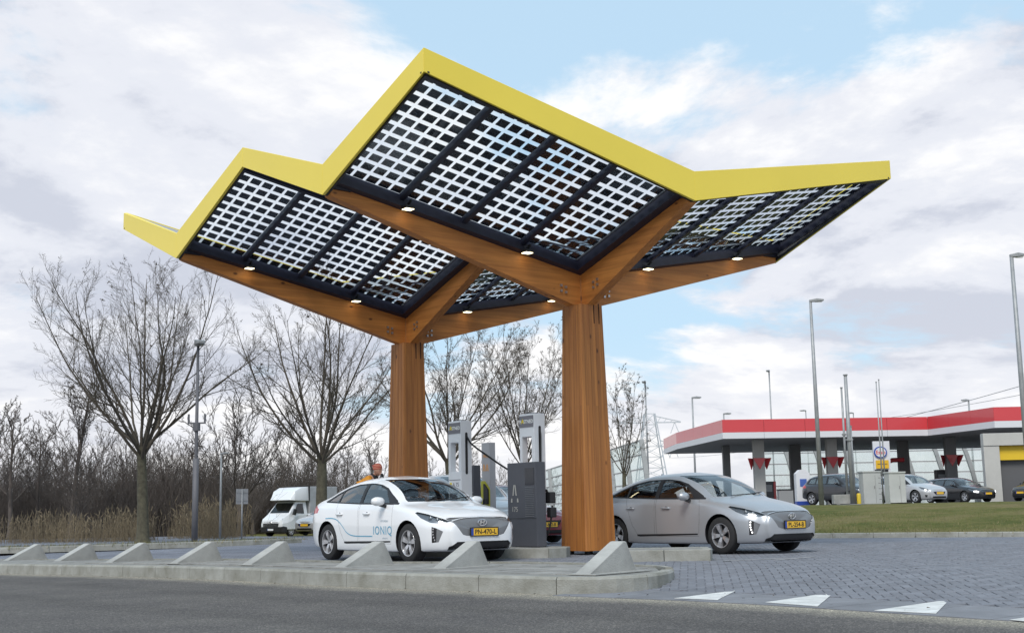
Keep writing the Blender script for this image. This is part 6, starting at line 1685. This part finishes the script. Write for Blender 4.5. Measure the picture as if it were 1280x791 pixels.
def build_van():
    p = at(350, 668, 76); p.z = -.44; van_scale = .93
    t = thing('box_van', 'white box van with rounded roof fairing and black bumper beside the wood', 'van', p, R(-122)); t.scale = (van_scale,) * 3
    # local x forward, front axle at 0
    def loft(secs, name, m, smooth=True):
        mb = MB(); k = len(secs[0])
        for s in secs: mb.v.extend(s)
        for i in range(len(secs) - 1):
            for j in range(k): mb.f.append((i * k + j, i * k + (j + 1) % k, (i + 1) * k + (j + 1) % k, (i + 1) * k + j)); mb.m.append(0)
        mb.f.append(tuple(reversed(range(k)))); mb.f.append(tuple((len(secs) - 1) * k + j for j in range(k))); mb.m += [0, 0]
        return mb.build(name, m, t, smooth=smooth, bevel=.03)
    def sec(x, z0, z1, w0, w1): return [(x, -w0, z0), (x, w0, z0), (x, w0 * 1.0, (z0 + z1) / 2), (x, w1, z1), (x, -w1, z1), (x, -w0, (z0 + z1) / 2)]
    pm = mat('white_van_paint', (.70, .71, .73), .35, coat=.6)
    loft([sec(.86, .55, .92, .78, .72), sec(.78, .5, 1.10, .90, .80), sec(.35, .45, 1.32, .98, .88), sec(.15, .45, 1.42, 1.0, .92)], 'bonnet', pm, False)
    loft([sec(.15, .45, 1.42, 1.0, .92), sec(-.62, .45, 2.22, 1.0, .80), sec(-1.5, .45, 2.25, 1.0, .82)], 'cab', pm, False)
    loft([[(.88, -.80, .28), (.88, .80, .28), (.90, .84, .62), (.90, -.84, .62)], [(.70, -.98, .26), (.70, .98, .26), (.70, .98, .66), (.70, -.98, .66)], [(.42, -1.0, .26), (.42, 1.0, .26), (.42, 1.0, .60), (.42, -1.0, .60)]], 'bumper', M_BLACK, False)
    MB().prism([(-.62, .64), (.62, .64), (.70, .95), (.35, 1.0), (-.35, 1.0), (-.70, .95)], 0, .03, fn=lambda a, b, h: (.875 + h - (b - .64) * .22, a, b)).build('grille', M_BLACK, t)
    g = MB()
    for k in range(4): g.bar((.915 - k * .02, -.58, .70 + k * .075), (.915 - k * .02, .58, .70 + k * .075), .02, .018)
    g.prism([(0, .78), (.07, .88), (0, .98), (-.07, .88)], 0, .02, fn=lambda a, b, h: (.90 + h, a, b)); g.build('grille_bar', M_CHROME, t)
    for s in (-1, 1):
        MB().prism([(.60, .80), (.80, .84), (.86, 1.16), (.78, 1.14)], 0, .03, fn=lambda a, b, h: (.80 + h - (b - .8) * .4, s * a, b)).build('headlight', M_HEADL, t)
        MB().bar((-.1, s * 1.08, 1.35), (-.16, s * 1.15, 1.72), .16, .2, (1, 0, 0)).build('mirror', M_BLACK, t, bevel=.03)
        MB().prism([(-.20, 1.48), (-.62, 2.06), (-1.12, 2.08), (-1.14, 1.44)], 0, .012, fn=lambda a, b, h: (a, s * (1.0 - (b - 1.42) * .16 + h), b)).build('door_window', M_CGLASSD, t)
    MB().prism([(-.80, 1.50), (.80, 1.50), (.70, 2.12), (-.70, 2.12)], 0, .015, fn=lambda a, b, h: (.15 - (b - 1.42) * .9625 + .02 + h, a, b)).build('windscreen', M_CGLASSD, t)
    # roof fairing bulging over the cab, and the box behind
    loft([[(.05, -.85, 2.30), (.05, .85, 2.30), (-.10, .82, 2.46), (-.10, -.82, 2.46)], [(-.25, -1.0, 2.26), (-.25, 1.0, 2.26), (-.35, .92, 2.86), (-.35, -.92, 2.86)],
          [(-.9, -1.04, 2.24), (-.9, 1.04, 2.24), (-.9, .95, 3.10), (-.9, -.95, 3.10)], [(-1.62, -1.05, 2.24), (-1.62, 1.05, 2.24), (-1.62, .98, 3.15), (-1.62, -.98, 3.15)]], 'roof_fairing', pm, True)
    MB().box((-3.0, 0, 1.95), (2.7, 2.12, 2.42)).build('cargo_box', mat('grey_box_panel', (.42, .43, .45), .6, var=.2), t, bevel=.03)
    MB().box((-1.58, 0, 2.72), (.06, 2.16, .95)).build('box_edge', M_BLACK, t)
    for x in (0, -3.4):
        for s in (-1, 1): make_wheel(t, x, s * .86, .34, s, 6, False)
    p_ = plate(t, (.905, 0, .45), 0, None, white=True)
build_van()
make_car('parked_estate', 'silver car parked in front of the white van, half hidden by the white car', at(389, 667.5, 66) + Vector((.2, 0, 0)), R(-118), M_PGREY, 'estate', None, detail=False)

# ------------------------------------------------------------------ filling station on the right
M_REDP = mat('red_fascia', (0.62, 0.05, 0.06), 0.35, coat=.4, var=.08, vscale=.3); M_WHP = mat('white_fascia', (.66, .66, .68), .4); M_SOFF = mat('grey_soffit', (.45, .45, .46), .7)
M_COLW = mat('pale_render', (.50, .49, .46), .7, var=.15, vscale=1); M_COLD = mat('dark_grey_column', (.24, .24, .24), .7)
fs = thing('station_canopy', 'long flat filling station roof with red and white edge on pale and grey columns', 'canopy', (0, 0, 0))
zg = .82
OUT = [(13.2, 103), (14.6, 88.5), (29.3, 89.5), (31.0, 81.5), (52, 81), (52, 112), (13.2, 112)]
def edge_run(a, b, ta):
    a, b = Vector((*a, 0)), Vector((*b, 0)); L = (b - a).length; d = (b - a) / L; n = Vector((d.y, -d.x, 0)); k = max(1, round(L / 3.0))
    for (z0, z1, m, nm, off) in ((5.95, 6.85, M_REDP, 'red_panel', .0), (5.52, 5.95, M_WHP, 'white_panel', .0)):
        for i in range(k):
            p, q = a + d * (L * i / k + .01), a + d * (L * (i + 1) / k - .01)
            MB().prism([(p.x, p.y), (q.x, q.y), (q.x - n.x * .1, q.y - n.y * .1), (p.x - n.x * .1, p.y - n.y * .1)], z0, z1 - .004).build(nm, m, fs)
for a, b in zip(OUT, OUT[1:] + OUT[:1]): edge_run(a, b, 0)
MB().prism([(p[0] * .999 + .03, p[1] + .12) for p in OUT], 5.60, 6.75).build('roof_slab', M_SOFF, fs)
cols = [(909, 100, M_COLD, .55), (949.5, 92, M_COLW, .78), (995, 101, M_COLD, .85), (1041, 92.5, M_COLW, .75), (1131, 98, M_COLD, .78), (1190, 93, M_COLD, .75), (1262, 92, M_COLW, .7)]
for px, d, m, w in cols:
    p = at(px, 600, d); c = MB().box((p.x, p.y, (zg + 5.58) / 2), (w, .6, 5.58 - zg)).build('column', m, fs, bevel=.03)
    if px in (949.5, 1041, 1190):
        for (ox, oy, a) in ((0, -.36, 0), (-.55, -.05, .9), (.55, -.05, -.9)):
            tr = MB().prism([(-.46, 0), (.46, 0), (0, -.82)], -.03, .03, fn=lambda u_, v_, h, a=a, ox=ox, oy=oy: (p.x + ox + u_ * math.cos(a) - h * math.sin(a), p.y + oy + u_ * math.sin(a) + h * math.cos(a), 4.25 + v_)).build('triangle_sign', M_REDP, c)
# pumps with red hose arms
def pump(label, px, d, w=.9, h=1.9, arm=False):
    p = at(px, 600, d); t = thing('fuel_pump', label, 'fuel pump', (p.x, p.y, zg), 0, 'fuel pumps')
    MB().box((0, 0, h / 2), (w, .6, h)).build('pump_body', mat('pump_grey', (.07, .07, .075), .5), t, bevel=.04)
    MB().box((0, -.31, h * .72), (w * .75, .02, h * .28)).build('pump_screen', mat('pump_screen_grey', (.28, .29, .30), .3), t)
    MB().box((w * .62, 0, h * .58), (w * .22, .5, h * .85)).build('pump_end', M_REDP, t, bevel=.04)
    if arm: tube_part(smooth_path([(-w * .2, 0, h), (-w * .1, 0, h + .75), (w * .5, 0, h + .95), (w * 1.6, 0, h + .95)]), .17, 'hose_arm', M_REDP, t)
    return t
pump('dark fuel pump with red end beside the left pale column', 958, 95, .9, 1.8); pump('fuel pump with red ends behind the dark off-road car', 1050, 96, .9, 2.0)
pump('fuel pump with a bent red arm behind the tall price sign', 1113, 96, .7, 2.3, True); pump('dark fuel pump behind the black estate car', 1178, 94, 1.0, 2.4); pump('fuel pump with red ends beside the right dark column', 1196, 96, .8, 1.6)
# round brand sign, yellow board and price panels on a slim post
pt = at(1106, 628, 86); tt = thing('price_sign', 'slim white price sign with round blue ringed emblem and yellow board behind the flag poles', 'price sign', (pt.x, pt.y, zg), 0)
MB().box((0, .1, 2.1), (1.12, .2, 4.2)).build('sign_post', M_WHP, tt)
zc = at(1104, 565, 86).z - zg
el = lambda rx, rz, y0, y1, nm, m, par: MB().prism([(rx * math.cos(a), rz * math.sin(a)) for a in np.linspace(0, 2 * math.pi, 28, endpoint=False)], y0, y1, fn=lambda a, b, h: (a - .1, h, zc + b)).build(nm, m, par)
em = el(.44, .40, -.10, -.02, 'emblem_ring', mat('emblem_blue', (.03, .07, .34), .4), tt); el(.36, .32, -.115, -.101, 'emblem_face', M_WHP, em)
face_text('Esso', .36, -.1, -.116, zc - .01, M_REDP, 'lettering', em, bold=.006)
zy = at(1104, 580, 86).z - zg
MB().box((-.02, -.06, zy), (.86, .05, .56)).build('yellow_board', mat('board_yellow', (.72, .42, .02), .5), tt); MB().box((-.02, -.09, zy + .02), (.66, .01, .06)).build('board_stripe', mat('board_brown', (.25, .14, .03), .5), tt)
MB().box((-.1, -.06, zy - .55), (.9, .05, .40)).build('display', M_BLACK, tt)
for i, (zz, m) in enumerate(((1.55, 'emblem_blue'), (1.22, 'emblem_blue'), (.90, 'emblem_blue'), (.56, 'red_fascia'), (.25, 'white_fascia'))): MB().box((-.1, -.05, zz), (.30, .06, .26)).build('price_panel', MATS[m], tt)
# flag poles
for px0, px1, py, d, r, lb in ((1066, 1058.5, 469, 60, .115, 'thick grey flag pole, taller one of the pair by the low wall'), (1060, 1053.5, 485, 60.5, .065, 'thinner grey flag pole left of the thick one by the low wall'), (1069, 1064.5, 533, 61, .06, 'shortest grey pole right of the thick flag pole'),
                               (1104.5, 1100.0, 478, 59, .035, 'thin flag pole in front of the round emblem, left of two'), (1108, 1102.4, 475, 59.3, .035, 'thin flag pole in front of the round emblem, right of two')):
    f_ = at(px0, 627, d); tp = at(px1 + 1, py, d); t = thing('flag_pole', lb, 'flag pole', (f_.x, f_.y, .78), 0, 'flag poles at the filling station')
    H = tp.z - .78; MB().tube([(0, 0, -.1), (0, 0, H * .5), (0, 0, H)], [r, r * .85, r * .7], 10).build('pole', M_GALV, t, smooth=True)
    MB().tube([(0, 0, H), (0, 0, H + .05)], r * 1.0, 10).build('cap', M_GALV, t)
    if r > .06: MB().box((0, 0, H * (.5 if r > .1 else .6)), (r * 2.6, r * 2.6, .08)).build('clamp', M_GALV, t)
# cabinets, low wall, bollard, air unit
def cabinet(label, px0, px1, py0, py1, d, m, lid=True):
    a = at(px0, py1, d); b = at(px1, py0, d); t = thing('utility_cabinet', label, 'utility cabinet', ((a.x + b.x) / 2, a.y, .76), R(8))
    w, h = b.x - a.x, b.z - .76
    MB().box((0, 0, h / 2), (w * .94, .55, h)).build('cabinet_body', m, t, bevel=.015)
    if lid: MB().box((0, 0, h + .03), (w * 1.0, .62, .07)).build('lid', m, t, bevel=.015)
    MB().box((w * .16, -.279, h * .48), (.012, .008, h * .86)).build('door_joint', M_COLD, t); MB().box((w * .1, -.282, h * .55), (.03, .02, .14)).build('handle', M_COLD, t)
cabinet('pale grey utility cabinet left of the round emblem poles', 1076.5, 1099, 590, 629, 61, mat('cabinet_grey', (.48, .49, .47), .6, var=.12, vscale=1.5))
cabinet('pale grey utility cabinet right of the round emblem poles, beside the silver hatchback', 1109, 1129, 591, 632, 58, MATS['cabinet_grey'])
t = thing('ladder_rack', 'narrow dark metal rack between the two pale utility cabinets', 'rack', at(1102, 629, 60), 0)
for x in (-.09, .09): MB().bar((x, 0, -.05), (x, 0, 1.32), .03, .03).build('upright', M_DARKPOLE, t)
for k in range(5): MB().bar((-.09, 0, .2 + k * .25), (.09, 0, .2 + k * .25), .02, .02).build('rung', M_DARKPOLE, t)
t = thing('low_wall', 'low pale concrete wall in front of the dark off-road car', 'wall', at(1053, 629, 60.5), R(6)); MB().box((0, 0, .2), (.92, .3, .44)).build('wall_block', M_CONC, t, bevel=.02)
t = thing('bollard', 'short yellow bollard beside the left utility cabinet', 'bollard', at(1074, 629, 60), 0); MB().lathe([(.10, -.1), (.10, .42), (.08, .47), (.001, .48)], 14).build('bollard_body', mat('bollard_yellow', (.62, .45, .03), .5), t, smooth=True)
t = thing('air_unit', 'white and blue service cabinet with a small pitched top left of the dark off-road car', 'service unit', tuple(at(1004, 628, 72).xy) + (zg,), 0)
MB().box((0, 0, .95), (.78, .6, 1.6)).build('unit_body', M_WHP, t, bevel=.02); MB().box((0, 0, .11), (.82, .64, .22)).build('unit_base', MATS['emblem_blue'], t); MB().prism([(-.40, 1.75), (.40, 1.75), (.16, 1.98), (-.16, 1.98)], -.3, .3, fn=lambda a, b, h: (a, h, b)).build('unit_roof', M_WHP, t)
MB().box((.0, -.31, 1.25), (.38, .02, .42)).build('blue_panel', mat('panel_blue', (.06, .12, .38), .4), t)
t = thing('waste_bin', 'dark low bin between the pale column and the grey column', 'bin', tuple(at(982, 628, 84).xy) + (zg,), 0); MB().box((0, 0, .5), (.95, .6, 1.0)).build('bin_body', M_COLD, t, bevel=.03); MB().box((0, 0, 1.03), (1.0, .64, .08)).build('bin_lid', M_BLACK, t)
# car wash building
p0 = at(1233, 628, 76); cw = thing('wash_hall', 'pale concrete hall with a yellow band and dark gate at the right photo edge', 'building', (p0.x, p0.y, zg - .02), R(-7))
zt = at(1250, 541, 76).z - zg
MB().box((.45, 0, (zt - .75) / 2), (.9, .6, zt - .75)).build('pillar', M_COLW, cw); MB().box((4.1, .0, zt - .375), (8.2, .7, .74)).build('lintel', M_COLW, cw, bevel=.02)
MB().box((4.75, .12, zt - .76 - .42), (7.7, .3, .84)).build('yellow_band', mat('hall_yellow', (.70, .47, .02), .5), cw)
gt_ = MB().box((4.75, .32, (zt - 1.6) / 2), (7.7, .1, zt - 1.6)).build('gate', mat('gate_grey', (.10, .10, .105), .6), cw)
MB().box((4.9, 2.0, zt - .5), (7.0, 3.0, .3)).build('roof', M_SOFF, cw)
# cars at the filling station
def scar(name, label, px, d, hd, m, kind, **k): p = at(px, 628, d); return make_car(name, label, (p.x, p.y, k.pop('z', zg - .02)), R(hd), m, kind, None, **k)
M_PLATE2 = M_PLATE
scar('parked_hatchback', 'silver small hatchback on the filling station forecourt beside the utility cabinet', 1160, 63.5, -62, M_PGREY, 'hatch', detail=False, group='cars at the filling station')
scar('parked_estate', 'black estate car with lit daytime lights at the filling station', 1221, 73, -66, M_PBLACK, 'estate', detail=False, group='cars at the filling station')
scar('off_road_car', 'dark grey off-road car parked behind the flag poles', 1077, 68, -58, M_PDGREY, 'suv', detail=False, group='cars at the filling station')
scar('parked_hatchback', 'dark small car cut off by the right photo edge in front of the grey gate', 1287, 72, -150, M_PDGREY, 'small', detail=False, group='cars at the filling station')
for o in list(SC.objects):
    if o.get('label', '').startswith('black estate car'):
        for s in (-1, 1):
            b = MB().prism([(.50, .50), (.80, .56), (.80, .64), (.62, .62)], 0, .05, fn=lambda a, b, h, s=s: (.90 - (a - .45) * .7 + h, s * a, b)); b.build('daytime_light', M_LED, o)

# ------------------------------------------------------------------ transparent noise barrier behind the filling station
def barrier_glass():
    m = bpy.data.materials.new('barrier_glass'); m.use_nodes = True; nt = m.node_tree; N = nt.nodes; L = nt.links; N.remove(N['Principled BSDF']); out = N['Material Output']
    tr = N.new('ShaderNodeBsdfTransparent'); tr.inputs[0].default_value = (.86, .90, .90, 1); df = N.new('ShaderNodeBsdfDiffuse'); df.inputs[0].default_value = (.72, .76, .74, 1)
    tc = N.new('ShaderNodeTexCoord'); mp = N.new('ShaderNodeMapping'); mp.inputs['Scale'].default_value = (1, 1, .25); L.new(tc.outputs['Object'], mp.inputs[0]); n = N.new('ShaderNodeTexNoise'); n.inputs['Scale'].default_value = 1.6; n.inputs['Detail'].default_value = 6; L.new(mp.outputs[0], n.inputs['Vector'])
    r = N.new('ShaderNodeMapRange'); r.inputs[1].default_value = .35; r.inputs[2].default_value = .7; r.inputs[3].default_value = .15; r.inputs[4].default_value = .42; L.new(n.outputs['Fac'], r.inputs[0])
    mx = N.new('ShaderNodeMixShader'); L.new(r.outputs[0], mx.inputs[0]); L.new(tr.outputs[0], mx.inputs[1]); L.new(df.outputs[0], mx.inputs[2]); L.new(mx.outputs[0], out.inputs[0]); return m
M_BG = barrier_glass(); M_BPOST = mat('barrier_post', (.30, .31, .31), .7, var=.2)
def barrier(label, a, b, h, rows, bay, lean=(-.9, 1.2), hl=None):
    a, b = Vector(a), Vector(b); t = thing('noise_barrier', label, 'noise barrier', tuple(a), 0, 'glass noise barriers'); L = (b - a).length; d = (b - a) / L; n = round(L / bay)
    ln = Vector((d.x * lean[0], d.y * lean[0] + lean[1], 0))
    def pt(s, z):
        k = z / h; return d * (s * L) + ln * (k ** 1.6) + Vector((0, 0, z))
    for i in range(n + 1):
        hh = h if hl is None else h * (hl[0] + (hl[1] - hl[0]) * i / n)
        mb = MB(); q = [pt(i / n, hh * k / 4) for k in range(5)]
        for u, v in zip(q, q[1:]): mb.bar(u, v, .34, .30, (0, 1, 0))
        mb.build('post', M_BPOST, t)
        if i < n:
            hh2 = h if hl is None else h * (hl[0] + (hl[1] - hl[0]) * (i + 1) / n)
            for r in range(rows):
                z0, z1 = r / rows, (r + 1) / rows; s0, s1 = (i + .06) / n, (i + .94) / n
                o = Vector((0, .02, 0)); q = [pt(s0, hh * z0 + .06), pt(s1, hh2 * z0 + .06), pt(s1, hh2 * z1 - .06), pt(s0, hh * z1 - .06)]
                MB().add([tuple(x) for x in q] + [tuple(x + o) for x in q], [(0, 1, 2, 3), (7, 6, 5, 4), (0, 4, 5, 1), (1, 5, 6, 2), (2, 6, 7, 3), (3, 7, 4, 0)]).build('pane', M_BG, t)
                MB().bar(pt(i / n, hh * z1), pt((i + 1) / n, hh2 * z1), .09, .09).build('rail', M_BPOST, t)
zb_ = .6
barrier('curved glass noise barrier behind the filling station columns', (at(960, 628, 116).x, 116, zb_), (at(1300, 628, 116).x, 116, zb_), 6.0, 6, 2.85)
barrier('glass noise barrier with a sloping end between the charging post and the silver car', (at(655, 628, 104).x, 104, zb_), (at(812, 628, 92).x, 92, zb_), 5.2, 5, 1.9, (-.5, 1.0), (.55, 1.0))
# lattice pylon and power lines
pb = at(816, 640, 300); pyl = thing('lattice_pylon', 'tall pale lattice electricity pylon on the horizon left of the filling station', 'pylon', (pb.x, pb.y, 0), 0)
M_PYL = mat('pylon_steel', (.50, .53, .57), .6)
Hp = at(816, 517, 300).z; lat = MB()
def hw(z): return 4.3 * (1 - z / Hp) * .75 + 1.2
for sx in (-1, 1):
    for sy in (-1, 1): lat.bar((sx * hw(0), sy * hw(0), 0), (sx * hw(Hp), sy * hw(Hp), Hp), .20, .20)
nz = 9
for i in range(nz):
    z0, z1 = Hp * i / nz, Hp * (i + 1) / nz
    for sy in (-1, 1):
        lat.bar((-hw(z0), sy * hw(z0), z0), (hw(z1), sy * hw(z1), z1), .10, .10); lat.bar((hw(z0), sy * hw(z0), z0), (-hw(z1), sy * hw(z1), z1), .10, .10); lat.bar((-hw(z1), sy * hw(z1), z1), (hw(z1), sy * hw(z1), z1), .10, .10)
lat.build('lattice_body', M_PYL, pyl)
for px, py in ((851, 528), (843, 558)):
    za = at(816, py, 300).z; L = at(px, py, 300).x - pb.x; arm = MB()
    for s in (-1, 1):
        arm.bar((s * hw(za), 0, za), (s * L, 0, za), .26, .26); arm.bar((s * hw(za), 0, za + 1.5), (s * L, 0, za + .1), .20, .20)
        for k in range(4): q = .25 + .2 * k; arm.bar((s * L * q, 0, za), (s * L * (q + .1), 0, za + 1.5 * (1 - q) + .1), .12, .12)
    a = arm.build('cross_arm', M_PYL, pyl)
    for s in (-1, 1):
        for q in ((.97, .62) if py > 540 else (.8,)):
            iv = MB()
            for e in (-1, 1): iv.bar((s * L * q, 0, za), (s * L * q + e * 1.0, 0, za - 2.6), .15, .15)
            iv.build('insulator', M_PYL, a)
for (px, py, d, ex, ey, ed, sag, wl_) in ((847, 541, 300, 1300, 466, 150, 3, 'middle overhead wire of three running right from the pylon'), (850, 541, 300, 1300, 489, 150, 3, 'lowest overhead wire of three running right from the pylon'), (836, 572, 300, 1300, 447, 120, 3, 'highest overhead wire of three at the right photo edge')):
    a, b = at(px, py, d), at(ex, ey, ed); b = b + (b - a) * .3; pts = [a.lerp(b, k / 24) - Vector((0, 0, sag * 4 * (k / 24) * (1 - k / 24))) for k in range(25)]
    w = MB().tube([p - a for p in pts], .035, 4).build('power_line', mat('wire_grey', (.25, .26, .28), .6)); w.location = a
    tag(w, wl_, 'power line', 'overhead power lines')
